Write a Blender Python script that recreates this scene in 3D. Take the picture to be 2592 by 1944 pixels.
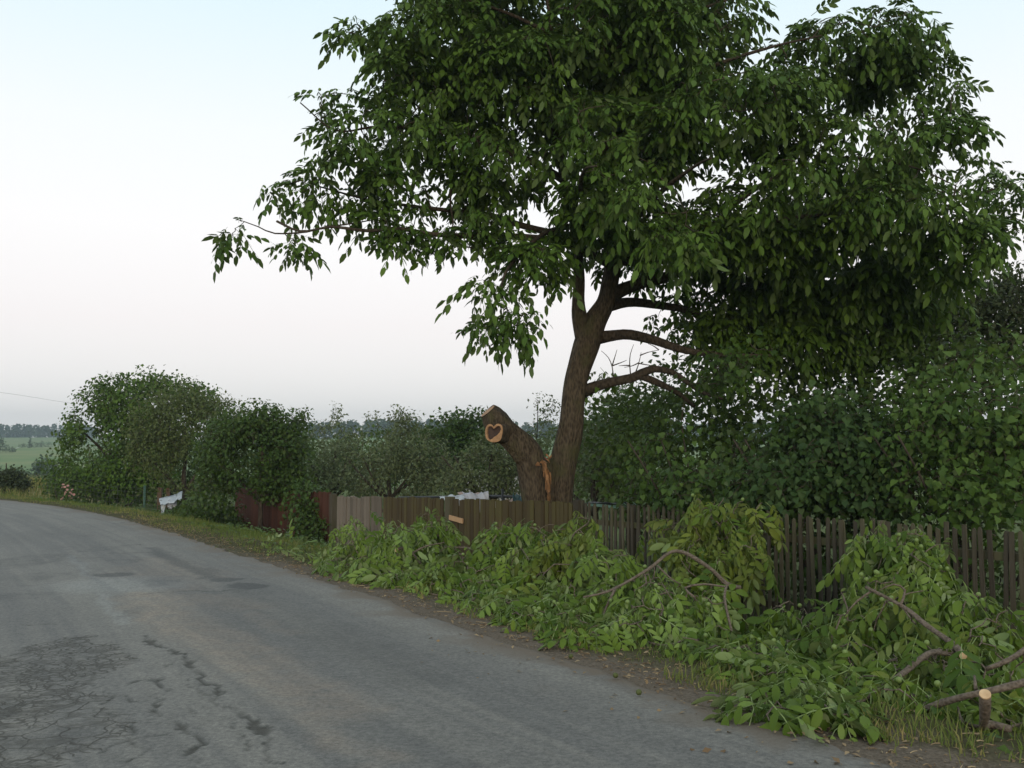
import bpy, math, random
import numpy as np
from mathutils import Matrix, Vector

for o in list(bpy.data.objects):
    bpy.data.objects.remove(o)
SC = bpy.context.scene
COL = SC.collection
rng = np.random.default_rng(7)
random.seed(7)

# ------------------------------------------------------------------ camera, sky, sun, exposure
FPX, CXP, CYP = 2490.0, 1296.0, 972.0          # focal length and centre of the 2592x1944 photograph
PITCH = math.atan(158 / FPX)
EYE = 1.6
cam_data = bpy.data.cameras.new("camera")
cam_data.sensor_width = 36.0
cam_data.lens = 36.0 * FPX / 2592.0
cam_data.clip_start = 0.05
cam_data.clip_end = 6000
cam = bpy.data.objects.new("camera", cam_data)
COL.objects.link(cam)
cam.location = (0, 0, EYE)
cam.rotation_euler = (math.pi / 2 + PITCH, 0, 0)
SC.camera = cam

SUN_EL = math.radians(9)
SUN_ROT = math.radians(180)
world = bpy.data.worlds.new("World")
SC.world = world
world.use_nodes = True
wn = world.node_tree.nodes
wl = world.node_tree.links
wn.clear()
w_out = wn.new("ShaderNodeOutputWorld")
w_bg = wn.new("ShaderNodeBackground")
w_bg.inputs["Strength"].default_value = 0.10
w_sky = wn.new("ShaderNodeTexSky")
w_sky.sky_type = 'NISHITA'
w_sky.sun_disc = False
w_sky.sun_elevation = SUN_EL
w_sky.sun_rotation = SUN_ROT
w_sky.air_density = 1.0
w_sky.dust_density = 2.0
w_tc = wn.new("ShaderNodeTexCoord")
w_sep = wn.new("ShaderNodeSeparateXYZ")
wl.new(w_tc.outputs["Generated"], w_sep.inputs[0])
w_ramp = wn.new("ShaderNodeValToRGB")
wl.new(w_sep.outputs["Z"], w_ramp.inputs["Fac"])
cr = w_ramp.color_ramp
stops = [(0.0, (.95, .945, .95)), (0.05, (.96, .935, .935)), (0.12, (.98, .925, .925)), (0.21, (1.0, .975, .97)),
         (0.30, (.93, .96, .965)), (0.42, (.75, .90, .95)), (0.6, (.68, .80, .84)), (1.0, (.70, .76, .78))]
cr.elements[0].position, cr.elements[0].color = stops[0][0], stops[0][1] + (1,)
cr.elements[1].position, cr.elements[1].color = stops[-1][0], stops[-1][1] + (1,)
for p_, c_ in stops[1:-1]:
    e_ = cr.elements.new(p_)
    e_.color = c_ + (1,)
w_mul = wn.new("ShaderNodeVectorMath")
w_mul.operation = 'SCALE'
w_mul.inputs["Scale"].default_value = 9.4
wl.new(w_ramp.outputs["Color"], w_mul.inputs[0])
w_mix = wn.new("ShaderNodeMixRGB")
w_mix.inputs["Fac"].default_value = 0.12
wl.new(w_mul.outputs[0], w_mix.inputs["Color1"])
wl.new(w_sky.outputs["Color"], w_mix.inputs["Color2"])
wl.new(w_mix.outputs["Color"], w_bg.inputs["Color"])
wl.new(w_bg.outputs[0], w_out.inputs["Surface"])

sun_d = bpy.data.lights.new("sun", 'SUN')
sun_d.energy = 1.0
sun_d.angle = math.radians(25)
sun_d.color = (1.0, .88, .66)
sun = bpy.data.objects.new("sun", sun_d)
COL.objects.link(sun)
sdir = Vector((0, -math.cos(SUN_EL), math.sin(SUN_EL)))
sun.rotation_euler = sdir.to_track_quat('Z', 'Y').to_euler()
sun.location = (0, -20, 20)
SC.view_settings.view_transform = 'Standard'
SC.view_settings.look = 'None'
SC.view_settings.exposure = 0.34
SC.view_settings.gamma = 1.0
SC.view_settings.use_curve_mapping = False
SC.cycles.max_bounces = 6
SC.cycles.diffuse_bounces = 3
SC.cycles.transmission_bounces = 3
SC.cycles.transparent_max_bounces = 6
SC.cycles.volume_bounces = 0
SC.cycles.use_denoising = True

# ------------------------------------------------------------------ helpers
K = 2592 / 2212.0
CP, SP = math.cos(PITCH), math.sin(PITCH)


def P(px, py, Y):
    """The point that stands Y metres in front of the eye on the sight line through a photograph pixel."""
    u = (px - CXP) / FPX
    v = (CYP - py) / FPX
    yy = CP - v * SP
    s = Y / yy
    return np.array((u * s, Y, EYE + (SP + v * CP) * s))


def D(x, y, Y):
    return P(x * K, y * K, Y)


def project(p):
    """photograph pixels of points (N,3)"""
    p = np.asarray(p) - np.array((0, 0, EYE))
    f = p[:, 1] * CP + p[:, 2] * SP
    v = -p[:, 1] * SP + p[:, 2] * CP
    return CXP + FPX * p[:, 0] / f, CYP - FPX * v / f, f


def sstep(a, b, x):
    t = np.clip((np.asarray(x, float) - a) / (b - a), 0, 1)
    return t * t * (3 - 2 * t)


_tab = rng.random((256, 256))


def vnoise(x, y, sc=1.0, off=0):
    x = np.asarray(x, float) * sc + off * 17.3
    y = np.asarray(y, float) * sc + off * 9.7
    xi = np.floor(x).astype(int)
    yi = np.floor(y).astype(int)
    fx, fy = x - xi, y - yi
    fx = fx * fx * (3 - 2 * fx)
    fy = fy * fy * (3 - 2 * fy)
    g = lambda a, b: _tab[a & 255, b & 255]
    return (g(xi, yi) * (1 - fx) * (1 - fy) + g(xi + 1, yi) * fx * (1 - fy) + g(xi, yi + 1) * (1 - fx) * fy + g(xi + 1, yi + 1) * fx * fy)


def fbm(x, y, sc=1.0, off=0, octv=4):
    r, a, tot = 0, 1.0, 0
    for i in range(octv):
        r = r + a * vnoise(x, y, sc * 2 ** i, off + i)
        tot += a
        a *= .5
    return r / tot


def unit(v):
    v = np.asarray(v, float)
    return v / np.maximum(np.linalg.norm(v, axis=-1, keepdims=True), 1e-9)


class Geo:
    def __init__(self):
        self.V, self.F, self.T, self.n = [], [], [], 0

    def add(self, V, F, tint=0.5, mat=0):
        V = np.asarray(V, float).reshape(-1, 3)
        F = [F] if isinstance(F, np.ndarray) else F
        for f in F:
            f = np.asarray(f, int)
            if len(f):
                self.F.append((f + self.n, mat))
        self.V.append(V)
        self.T.append(np.broadcast_to(np.asarray(tint, float), (len(V),)))
        self.n += len(V)

    def mesh(self, name, mats, off=(0, 0, 0), smooth=True, attrs=None):
        me = bpy.data.meshes.new(name)
        V = np.concatenate(self.V) - np.asarray(off, float)
        me.vertices.add(len(V))
        me.vertices.foreach_set("co", V.astype(np.float32).ravel())
        idx, starts, mi, p = [], [], [], 0
        for f, m in self.F:
            k = f.shape[1]
            idx.append(f.ravel())
            starts.append(p + k * np.arange(len(f)))
            mi.append(np.full(len(f), m))
            p += f.size
        idx = np.concatenate(idx)
        starts = np.concatenate(starts)
        me.loops.add(len(idx))
        me.loops.foreach_set("vertex_index", idx.astype(np.int32))
        me.polygons.add(len(starts))
        me.polygons.foreach_set("loop_start", starts.astype(np.int32))
        me.polygons.foreach_set("material_index", np.concatenate(mi).astype(np.int32))
        me.polygons.foreach_set("use_smooth", np.full(len(starts), smooth))
        me.update(calc_edges=True)
        a = me.attributes.new("tint", 'FLOAT', 'POINT')
        a.data.foreach_set("value", np.concatenate(self.T).astype(np.float32))
        for k, v in (attrs or {}).items():
            a = me.attributes.new(k, 'FLOAT', 'POINT')
            a.data.foreach_set("value", np.asarray(v, np.float32))
        for m in (mats if isinstance(mats, (list, tuple)) else [mats]):
            me.materials.append(m)
        return me

    def build(self, name, mats, parent=None, smooth=True, attrs=None, loc=None, kind=None):
        off = np.array(loc if loc is not None else (0, 0, 0), float)
        q_ = parent
        while q_ is not None:
            off = off + np.array(q_.location)
            q_ = q_.parent
        o = bpy.data.objects.new(name, self.mesh(name, mats, off, smooth, attrs))
        COL.objects.link(o)
        if parent is not None:
            o.parent = parent
        elif loc is not None:
            o.location = loc
        if kind:
            o["kind"] = kind
        return o


def tag(o, label, cat, group=None):
    o["label"], o["category"] = label, cat
    if group:
        o["group"] = group
    return o


def thing(name, loc, label, cat, group=None):
    o = bpy.data.objects.new(name, None)
    COL.objects.link(o)
    o.location = tuple(float(c) for c in loc)
    o.empty_display_size = .2
    return tag(o, label, cat, group)


def catmull(pts, step):
    pts = np.asarray(pts, float)
    if len(pts) < 3:
        n = max(2, int(np.linalg.norm(pts[-1] - pts[0]) / step) + 1)
        return pts[0] + (pts[-1] - pts[0]) * np.linspace(0, 1, n)[:, None]
    q = np.vstack([2 * pts[0] - pts[1], pts, 2 * pts[-1] - pts[-2]])
    out = []
    for i in range(1, len(q) - 2):
        n = max(2, int(np.linalg.norm(q[i + 1, :3] - q[i, :3]) / step))
        t = np.linspace(0, 1, n, endpoint=False)[:, None]
        a, b, c, d = q[i - 1], q[i], q[i + 1], q[i + 2]
        out.append(.5 * (2 * b + (c - a) * t + (2 * a - 5 * b + 4 * c - d) * t ** 2 + (3 * b - 3 * c + d - a) * t ** 3))
    out.append(pts[-1:])
    return np.vstack(out)


def tube(geo, pts, rad, sides=8, rough=0.0, tint=.5, cap=True, mat=0, seed=0):
    """a limb: (n,3) centre line with a radius per point; rough adds bark ridges and lumps"""
    pts = np.asarray(pts, float)
    n = len(pts)
    rad = np.broadcast_to(np.asarray(rad, float), (n,))
    T = unit(np.gradient(pts, axis=0))
    nn = np.cross(T[0], (0.31, .2, .93) if abs(T[0, 2]) < .9 else (1, .2, 0))
    nn = unit(nn)
    N1 = []
    for i in range(n):
        nn = unit(nn - T[i] * np.dot(nn, T[i]))
        N1.append(nn)
    N1 = np.array(N1)
    N2 = np.cross(T, N1)
    a = np.arange(sides) / sides * 2 * math.pi
    R = np.repeat(rad[:, None], sides, 1)
    if rough > 0:
        L = np.concatenate([[0], np.cumsum(np.linalg.norm(np.diff(pts, axis=0), axis=1))])
        A, LL = np.meshgrid(a, L)
        cx, cy = np.cos(A) * 3.2, np.sin(A) * 3.2
        ridge = vnoise(cx * 1.6 + LL * .35, cy * 1.6 + LL * 1.1, 1.0, seed) - .5
        lump = vnoise(cx * .5 + LL * 1.5, cy * .5 + 5, 1.0, seed + 3) - .5
        R = R * (1 + rough * 1.1 * ridge + rough * 1.3 * lump)
    ring = N1[:, None, :] * np.cos(a)[None, :, None] + N2[:, None, :] * np.sin(a)[None, :, None]
    V = (pts[:, None, :] + ring * R[:, :, None]).reshape(-1, 3)
    i = np.arange(n - 1)[:, None] * sides
    j = np.arange(sides)[None]
    j2 = (j + 1) % sides
    F = np.stack([i + j, i + j2, i + sides + j2, i + sides + j], -1).reshape(-1, 4)
    fs = [F]
    if cap:
        V = np.vstack([V, pts[:1], pts[-1:]])
        c0, c1 = n * sides, n * sides + 1
        j = np.arange(sides)
        j2 = (j + 1) % sides
        fs.append(np.stack([np.full(sides, c0), j2, j], -1))
        fs.append(np.stack([np.full(sides, c1), (n - 1) * sides + j, (n - 1) * sides + j2], -1))
    geo.add(V, fs, tint, mat)


def tubes_batch(geo, paths, r0, r1, sides=4, tint=.5, mat=0):
    paths = np.asarray(paths, float)
    N, Kn, _ = paths.shape
    if N == 0:
        return
    T = unit(np.gradient(paths, axis=1))
    mt = unit(paths[:, -1] - paths[:, 0])
    ref = np.where(np.abs(mt[:, 2:3]) < .85, np.array([[0, 0, 1.]]), np.array([[1., .1, 0]]))
    N1 = unit(np.cross(T, ref[:, None, :]))
    N2 = np.cross(T, N1)
    a = np.arange(sides) / sides * 2 * math.pi
    R = np.asarray(r0)[:, None] * (1 - np.linspace(0, 1, Kn))[None] + np.asarray(r1)[:, None] * np.linspace(0, 1, Kn)[None]
    V = paths[:, :, None, :] + (N1[:, :, None, :] * np.cos(a)[None, None, :, None] + N2[:, :, None, :] * np.sin(a)[None, None, :, None]) * R[:, :, None, None]
    base = (np.arange(N) * Kn * sides)[:, None, None]
    i = (np.arange(Kn - 1) * sides)[None, :, None]
    j = np.arange(sides)[None, None]
    j2 = (j + 1) % sides
    F = np.stack([base + i + j, base + i + j2, base + i + sides + j2, base + i + sides + j], -1).reshape(-1, 4)
    geo.add(V.reshape(-1, 3), F, tint, mat)


def box(geo, lo, hi, tint=.5, mat=0, M=None):
    x0, y0, z0 = lo
    x1, y1, z1 = hi
    V = np.array([(x0, y0, z0), (x1, y0, z0), (x1, y1, z0), (x0, y1, z0), (x0, y0, z1), (x1, y0, z1), (x1, y1, z1), (x0, y1, z1)], float)
    if M is not None:
        V = V @ np.asarray(M)[:3, :3].T + np.asarray(M)[:3, 3]
    geo.add(V, np.array([(0, 3, 2, 1), (4, 5, 6, 7), (0, 1, 5, 4), (1, 2, 6, 5), (2, 3, 7, 6), (3, 0, 4, 7)]), tint, mat)


def blob_mesh(geo, c, r, tint=.5, mat=0, seg=8, rings=5, noise=.0):
    th = np.linspace(0, math.pi, rings + 1)[1:-1]
    ph = np.arange(seg) / seg * 2 * math.pi
    V = [(0, 0, 1)] + [(math.sin(t) * math.cos(p), math.sin(t) * math.sin(p), math.cos(t)) for t in th for p in ph] + [(0, 0, -1)]
    V = np.array(V) * (1 + noise * (rng.random((len(V), 1)) - .5))
    F3, F4 = [], []
    for j in range(seg):
        F3.append((0, 1 + j, 1 + (j + 1) % seg))
        b = 1 + (rings - 2) * seg
        F3.append((len(V) - 1, b + (j + 1) % seg, b + j))
        for i in range(rings - 2):
            a, d = 1 + i * seg, 1 + (i + 1) * seg
            F4.append((a + j, d + j, d + (j + 1) % seg, a + (j + 1) % seg))
    fs = [np.array(F3)]
    if F4:
        fs.append(np.array(F4))
    geo.add(V * np.asarray(r) + np.asarray(c), fs, tint, mat)


# ------------------------------------------------------------------ materials
def new_mat(name):
    m = bpy.data.materials.new(name)
    m.use_nodes = True
    nt = m.node_tree
    nt.nodes.clear()
    out = nt.nodes.new("ShaderNodeOutputMaterial")
    b = nt.nodes.new("ShaderNodeBsdfPrincipled")
    nt.links.new(b.outputs[0], out.inputs[0])
    return m, nt, b, out


def N(nt, t, **kw):
    n = nt.nodes.new("ShaderNode" + t)
    for k, v in kw.items():
        if k.startswith("i_"):
            k2 = k[2:].replace("_", " ")
            n.inputs[int(k2) if k2.isdigit() else k2].default_value = v
        else:
            setattr(n, k, v)
    return n


def mixc(nt, fac, a, b, blend='MIX'):
    n = N(nt, "MixRGB", blend_type=blend)
    for s, v in (("Fac", fac), ("Color1", a), ("Color2", b)):
        if isinstance(v, bpy.types.NodeSocket):
            nt.links.new(v, n.inputs[s])
        elif isinstance(v, (int, float)):
            n.inputs[s].default_value = v
        else:
            n.inputs[s].default_value = tuple(v) + (1,)
    return n.outputs["Color"]


def math_(nt, op, a, b=0.0, c=0.0):
    n = N(nt, "Math", operation=op)
    for i, v in enumerate((a, b, c)):
        if isinstance(v, bpy.types.NodeSocket):
            nt.links.new(v, n.inputs[i])
        else:
            n.inputs[i].default_value = v
    return n.outputs[0]


def attr(nt, name):
    return N(nt, "Attribute", attribute_name=name).outputs["Fac"]


def objco(nt, scale=(1, 1, 1)):
    tc = N(nt, "TexCoord")
    mp = N(nt, "Mapping")
    mp.inputs["Scale"].default_value = scale
    nt.links.new(tc.outputs["Object"], mp.inputs["Vector"])
    return mp.outputs["Vector"]


def noise(nt, vec, scale, detail=4, rough=.55):
    n = N(nt, "TexNoise", i_Scale=scale, i_Detail=detail, i_Roughness=rough)
    nt.links.new(vec, n.inputs["Vector"])
    return n.outputs["Fac"]


def ramp(nt, fac, a, b):
    n = N(nt, "MapRange", i_1=a, i_2=b)
    n.clamp = True
    nt.links.new(fac, n.inputs[0])
    return n.outputs[0]


def bump(nt, b, h, strength=.5, dist=.01):
    n = N(nt, "Bump", i_Strength=strength, i_Distance=dist)
    nt.links.new(h, n.inputs["Height"])
    nt.links.new(n.outputs[0], b.inputs["Normal"])


def mat_leaf(name, c1, c2, under, trans=.16, rough=.55, spec=.18):
    m, nt, b, out = new_mat(name)
    col = mixc(nt, attr(nt, "tint"), c1, c2)
    geo = N(nt, "NewGeometry")
    col = mixc(nt, geo.outputs["Backfacing"], col, under)
    nt.links.new(col, b.inputs["Base Color"])
    b.inputs["Roughness"].default_value = rough
    b.inputs["Specular IOR Level"].default_value = spec
    tr = N(nt, "BsdfTranslucent")
    nt.links.new(mixc(nt, .55, col, (.10, .17, .02)), tr.inputs["Color"])
    mx = N(nt, "MixShader", i_0=trans)
    nt.links.new(b.outputs[0], mx.inputs[1])
    nt.links.new(tr.outputs[0], mx.inputs[2])
    nt.links.new(mx.outputs[0], out.inputs[0])
    return m


def mat_bark(name, c1, c2, sc=7.0, stretch=.22, moss=None, strength=.8):
    m, nt, b, out = new_mat(name)
    v = objco(nt, (1, 1, stretch))
    n1 = noise(nt, v, sc, 6, .65)
    vo = N(nt, "TexVoronoi", i_Scale=sc * 2.2)
    nt.links.new(v, vo.inputs["Vector"])
    h = math_(nt, 'ADD', n1, math_(nt, 'MULTIPLY', vo.outputs["Distance"], .7))
    col = mixc(nt, ramp(nt, h, .45, 1.15), c1, c2)
    if moss:
        col = mixc(nt, ramp(nt, noise(nt, objco(nt), 2.6, 4), .5, .75), col, moss)
    nt.links.new(col, b.inputs["Base Color"])
    b.inputs["Roughness"].default_value = .9
    b.inputs["Specular IOR Level"].default_value = .15
    bump(nt, b, h, strength, .03)
    return m


def mat_plain(name, c1, c2=None, sc=6.0, rough=.8, spec=.25, bm=0.0, stretch=(1, 1, 1), rand=0.0):
    m, nt, b, out = new_mat(name)
    v = objco(nt, stretch)
    n1 = noise(nt, v, sc, 5, .6)
    col = mixc(nt, ramp(nt, n1, .3, .7), c1, c2 or tuple(c * .75 for c in c1))
    if rand:
        oi = N(nt, "ObjectInfo")
        f = math_(nt, 'ADD', math_(nt, 'MULTIPLY', oi.outputs["Random"], rand), 1 - rand / 2)
        cm = N(nt, "VectorMath", operation='SCALE')
        nt.links.new(col, cm.inputs[0])
        nt.links.new(f, cm.inputs["Scale"])
        col = cm.outputs[0]
    nt.links.new(col, b.inputs["Base Color"])
    b.inputs["Roughness"].default_value = rough
    b.inputs["Specular IOR Level"].default_value = spec
    if bm:
        bump(nt, b, n1, bm, .01)
    return m


M = {}
M['walnut_leaf'] = mat_leaf("walnut_leaf", (.032, .074, .008), (.090, .152, .022), (.095, .145, .045))
M['cut_leaf'] = mat_leaf("cut_walnut_leaf", (.034, .074, .007), (.128, .195, .024), (.19, .26, .10), .18)
M['cut_leaf_pale'] = mat_leaf("pale_walnut_leaf", (.105, .175, .030), (.200, .285, .068), (.26, .33, .16), .2)  # paler leaf tone; also carries the brighter light on the heap's left end
M['cut_leaf_yellow'] = mat_leaf("yellowing_walnut_leaf", (.070, .105, .014), (.145, .18, .028), (.20, .25, .08), .2)
M['lilac_leaf'] = mat_leaf("lilac_leaf", (.018, .045, .007), (.070, .122, .023), (.070, .105, .04), .12)
M['lilac_dark'] = mat_leaf("shaded_lilac_leaf", (.016, .040, .010), (.052, .092, .024), (.05, .08, .03), .10)  # lilac leaf darkened: shade between the bushes is put into the colour
M['lilac_bright'] = mat_leaf("bright_lilac_leaf", (.022, .054, .008), (.078, .132, .024), (.09, .13, .045), .14)  # brighter tone of the lilac leaf, for the right-hand bush
M['apple_leaf'] = mat_leaf("apple_leaf", (.075, .098, .042), (.145, .175, .080), (.16, .185, .11), .2)
M['plum_leaf'] = mat_leaf("plum_leaf", (.062, .088, .026), (.115, .140, .048), (.11, .135, .06), .2)
M['dark_leaf'] = mat_leaf("dark_leaf", (.028, .060, .011), (.066, .112, .023), (.08, .12, .04), .2)
M['purple_leaf'] = mat_leaf("purple_leaf", (.030, .040, .018), (.052, .070, .026), (.06, .07, .04), .2)
M['bright_leaf'] = mat_leaf("bright_leaf", (.065, .115, .028), (.13, .19, .045), (.14, .19, .07), .2)
M['far_leaf'] = mat_leaf("distant_leaf", (.030, .055, .024), (.050, .080, .032), (.05, .07, .03), .1)
M['weed'] = mat_leaf("weed_leaf", (.040, .080, .016), (.085, .140, .032), (.09, .13, .05), .15)
M['bark'] = mat_bark("walnut_bark", (.022, .016, .011), (.108, .084, .058), 17, .30, (.070, .068, .030))
M['limb_bark'] = mat_bark("limb_bark", (.024, .018, .013), (.075, .058, .042), 12, .5)
M['cut_bark'] = mat_bark("young_walnut_bark", (.070, .055, .043), (.175, .142, .115), 22, 1.0, None, .4)
M['twig'] = mat_plain("twig_bark", (.075, .058, .042), (.05, .038, .028), 20, .85)
M['dark_bark'] = mat_bark("old_fruit_tree_bark", (.03, .024, .019), (.08, .065, .05), 10, .4)


def mat_wood_cut(name, light, dark):
    m, nt, b, out = new_mat(name)
    v = objco(nt)
    n1 = noise(nt, v, 30, 4)
    n2 = noise(nt, v, 7, 3)
    col = mixc(nt, ramp(nt, n1, .35, .7), light, dark)
    col = mixc(nt, math_(nt, 'MULTIPLY', ramp(nt, n2, .45, .7), .5), col, tuple(c * .6 for c in dark))
    nt.links.new(col, b.inputs["Base Color"])
    b.inputs["Roughness"].default_value = .75
    bump(nt, b, n1, .3, .005)
    return m


M['cut_wood'] = mat_wood_cut("fresh_cut_wood", (.62, .45, .27), (.50, .33, .18))
M['stub_wood'] = mat_wood_cut("sawn_stub_wood", (.46, .27, .14), (.30, .16, .075))
M['heart_wood'] = mat_wood_cut("rotten_heartwood", (.065, .032, .022), (.03, .018, .014))
M['torn_wood'] = mat_wood_cut("torn_wood", (.33, .165, .065), (.17, .08, .032))


def mat_board(name, c1, c2, moss=None, rand=.4):
    m, nt, b, out = new_mat(name)
    v = objco(nt, (14, 14, 1.0))
    n1 = noise(nt, v, 2.5, 6, .65)
    n2 = noise(nt, objco(nt, (1, 1, .6)), 3.5, 4)
    col = mixc(nt, ramp(nt, n1, .3, .7), c1, c2)
    oi = N(nt, "ObjectInfo")
    if moss:
        col = mixc(nt, ramp(nt, math_(nt, 'ADD', n2, math_(nt, 'MULTIPLY', oi.outputs["Random"], .25)), .5, .85), col, moss)
    f = math_(nt, 'ADD', math_(nt, 'MULTIPLY', oi.outputs["Random"], rand), 1 - rand / 2)
    cm = N(nt, "VectorMath", operation='SCALE')
    nt.links.new(col, cm.inputs[0])
    nt.links.new(f, cm.inputs["Scale"])
    nt.links.new(cm.outputs[0], b.inputs["Base Color"])
    b.inputs["Roughness"].default_value = .88
    b.inputs["Specular IOR Level"].default_value = .2
    bump(nt, b, n1, .5, .006)
    return m


M['board_pale'] = mat_board("weathered_pale_board", (.190, .158, .128), (.105, .087, .070), None, .5)
M['board_moss'] = mat_board("mossy_brown_board", (.092, .068, .036), (.058, .043, .023), (.070, .066, .022), .5)
M['picket'] = mat_board("weathered_picket", (.102, .088, .068), (.050, .042, .030), (.058, .058, .028), .8)
M['board_red'] = mat_board("rust_red_board", (.090, .034, .021), (.055, .024, .016), None, .35)
M['plaque'] = mat_board("new_pale_plank", (.52, .34, .20), (.44, .27, .15), None, .1)

# ------------------------------------------------------------------ road edge curve and ground height
E_RAW = [(20, -22), (8.3, -4.6), (5.0, .35), (3.4, 2.85), (1.75, 5.4), (.90, 6.7), (-.33, 8.7), (-1.85, 11.3), (-4.2, 15.0), (-6.5, 18.7), (-9.2, 22.7),
         (-12.3, 26.6), (-15.9, 30.2), (-20, 33.3), (-27, 37), (-36, 39.5), (-50, 41), (-75, 40)]
EP = catmull(np.array(E_RAW, float), .12)
_seg = np.linalg.norm(np.diff(EP, axis=0), axis=1)
ES = np.concatenate([[0], np.cumsum(_seg)])
_n = 900
_s = np.linspace(0, ES[-1], _n)
EP = np.stack([np.interp(_s, ES, EP[:, 0]), np.interp(_s, ES, EP[:, 1])], 1)
ES = _s
ET = unit(np.gradient(EP, axis=0))
for _ in range(6):
    ET = unit(np.vstack([ET[:1], (ET[:-2] + ET[1:-1] * 2 + ET[2:]) / 4, ET[-1:]]))
EN = np.stack([ET[:, 1], -ET[:, 0]], 1)            # towards the verge


def road_st(x, y):
    """arc length along the road edge and signed distance from it (positive on the verge)"""
    x = np.asarray(x, float).ravel()
    y = np.asarray(y, float).ravel()
    S, T = np.empty(len(x)), np.empty(len(x))
    for a in range(0, len(x), 20000):
        q = np.stack([x[a:a + 20000], y[a:a + 20000]], 1)
        d = (q[:, None, 0] - EP[None, ::3, 0]) ** 2 + (q[:, None, 1] - EP[None, ::3, 1]) ** 2
        j = d.argmin(1) * 3
        dv = q - EP[j]
        S[a:a + 20000] = ES[j] + (dv * ET[j]).sum(1)
        sg = np.sign((dv * EN[j]).sum(1))
        T[a:a + 20000] = np.where(np.abs((dv * ET[j]).sum(1)) < 1.0, (dv * EN[j]).sum(1), sg * np.sqrt(d.min(1)))
    return S, T


def edge_at(s):
    return np.stack([np.interp(s, ES, EP[:, 0]), np.interp(s, ES, EP[:, 1])], -1), unit(np.stack([np.interp(s, ES, EN[:, 0]), np.interp(s, ES, EN[:, 1])], -1))


def land(x, y, t):
    """terrain height away from the road surface"""
    x, y, t = np.asarray(x, float), np.asarray(y, float), np.asarray(t, float)
    k = 1 - .8 * sstep(-13, -21, x)
    z = -.025 - k * (.50 * sstep(.5, 4.5, t) + .018 * np.clip(y - 9, 0, 28) * sstep(.8, 4.5, t))
    R = np.hypot(x, y)
    az = np.arctan2(x, np.maximum(y, .1))
    z = z - 7.0 * sstep(58, 175, R) + 8.0 * sstep(210, 450, R) + 5.5 * sstep(300, 520, R) * sstep(-.40, -.15, az) + 7.5 * sstep(500, 900, R) * sstep(-.33, -.40, az) + 10 * sstep(1000, 2400, R)
    z = z + (fbm(x, y, .012, 3) - .5) * 2.5 * sstep(90, 250, R)
    return z


def land_at(x, y):
    _, t = road_st([x], [y])
    return float(land([x], [y], t)[0])


def mat_ground():
    m, nt, b, out = new_mat("grassland")
    v = objco(nt)
    n1 = noise(nt, v, .8, 6, .6)
    n2 = noise(nt, v, .05, 4)
    g = mixc(nt, ramp(nt, n1, .35, .65), (.055, .085, .025), (.095, .12, .04))
    field = mixc(nt, ramp(nt, n2, .4, .62), (.13, .20, .075), (.20, .23, .10))
    col = mixc(nt, attr(nt, "field"), g, field)
    dry = mixc(nt, ramp(nt, n1, .35, .65), (.36, .29, .15), (.27, .24, .11))
    col = mixc(nt, attr(nt, "dry"), col, dry)
    nt.links.new(col, b.inputs["Base Color"])
    b.inputs["Roughness"].default_value = .95
    b.inputs["Specular IOR Level"].default_value = .1
    bump(nt, b, n1, .5, .1)
    return m


rr = np.concatenate([[0.3], np.geomspace(1.0, 2600, 165)])
tt = np.arange(260) / 260 * 2 * math.pi
RR, TT = np.meshgrid(rr, tt, indexing='ij')
gx, gy = (RR * np.sin(TT)).ravel(), (RR * np.cos(TT)).ravel()
gs, gt = road_st(gx, gy)
gz = land(gx, gy, gt) - .12 * ((gt > -9) & (gt < 5.3))
G = Geo()
i_ = np.arange(len(rr) - 1)[:, None] * 260
j_ = np.arange(260)[None]
G.add(np.stack([gx, gy, gz], 1), np.stack([i_ + j_, i_ + 260 + j_, i_ + 260 + (j_ + 1) % 260, i_ + (j_ + 1) % 260], -1).reshape(-1, 4))
gR = np.hypot(gx, gy)
field = sstep(150, 220, gR)
dry = sstep(1.2, 3, gt) * sstep(-15, -18, gx) * sstep(30, 33, gy) * (1 - sstep(48, 60, gR)) * (.4 + .6 * sstep(.35, .6, fbm(gx, gy, .3, 8)))
dry = np.maximum(dry, .8 * sstep(420, 440, gR) * (1 - sstep(470, 500, gR)) * sstep(-.36, -.42, np.arctan2(gx, gy)))
ground = G.build("ground", mat_ground(), attrs={"field": field, "dry": dry}, kind="structure")

# ------------------------------------------------------------------ road
s_list = [0.0]
c_near = float(road_st([1.75], [5.4])[0][0])
s_lo, s_hi = c_near - 5.5, c_near + 62
ss = [s_lo]
while ss[-1] < s_hi:
    dd = abs(ss[-1] - (c_near + 2.6))
    ss.append(ss[-1] + np.clip(.021 + .009 * max(0, dd - 3.5), .019, .40))
ss = np.array(ss)
tr_ = np.concatenate([[0.0, .03], np.arange(.06, 7.61, .027)])
S2, T2 = np.meshgrid(ss, tr_, indexing='ij')
ep, en = edge_at(S2.ravel())
wig = (fbm(S2.ravel(), 0 * S2.ravel(), 1.7, 5) - .5) * .22 + (vnoise(S2.ravel(), 0 * S2.ravel(), 9, 6) - .5) * .05
tl = T2.ravel() - wig * np.exp(-T2.ravel() / .5)
rx, ry = ep[:, 0] - en[:, 0] * tl, ep[:, 1] - en[:, 1] * tl


def gpix(px, py):
    """road-plane point under a photograph pixel"""
    u = (px - CXP) / FPX
    v = (CYP - py) / FPX
    d = np.array((u, CP - v * SP, SP + v * CP))
    k = -EYE / d[2]
    return d[:2] * k


def z6(pts):
    return np.array([gpix(a / 2.011, 1300 + b / 2.011) for a, b in pts])


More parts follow.
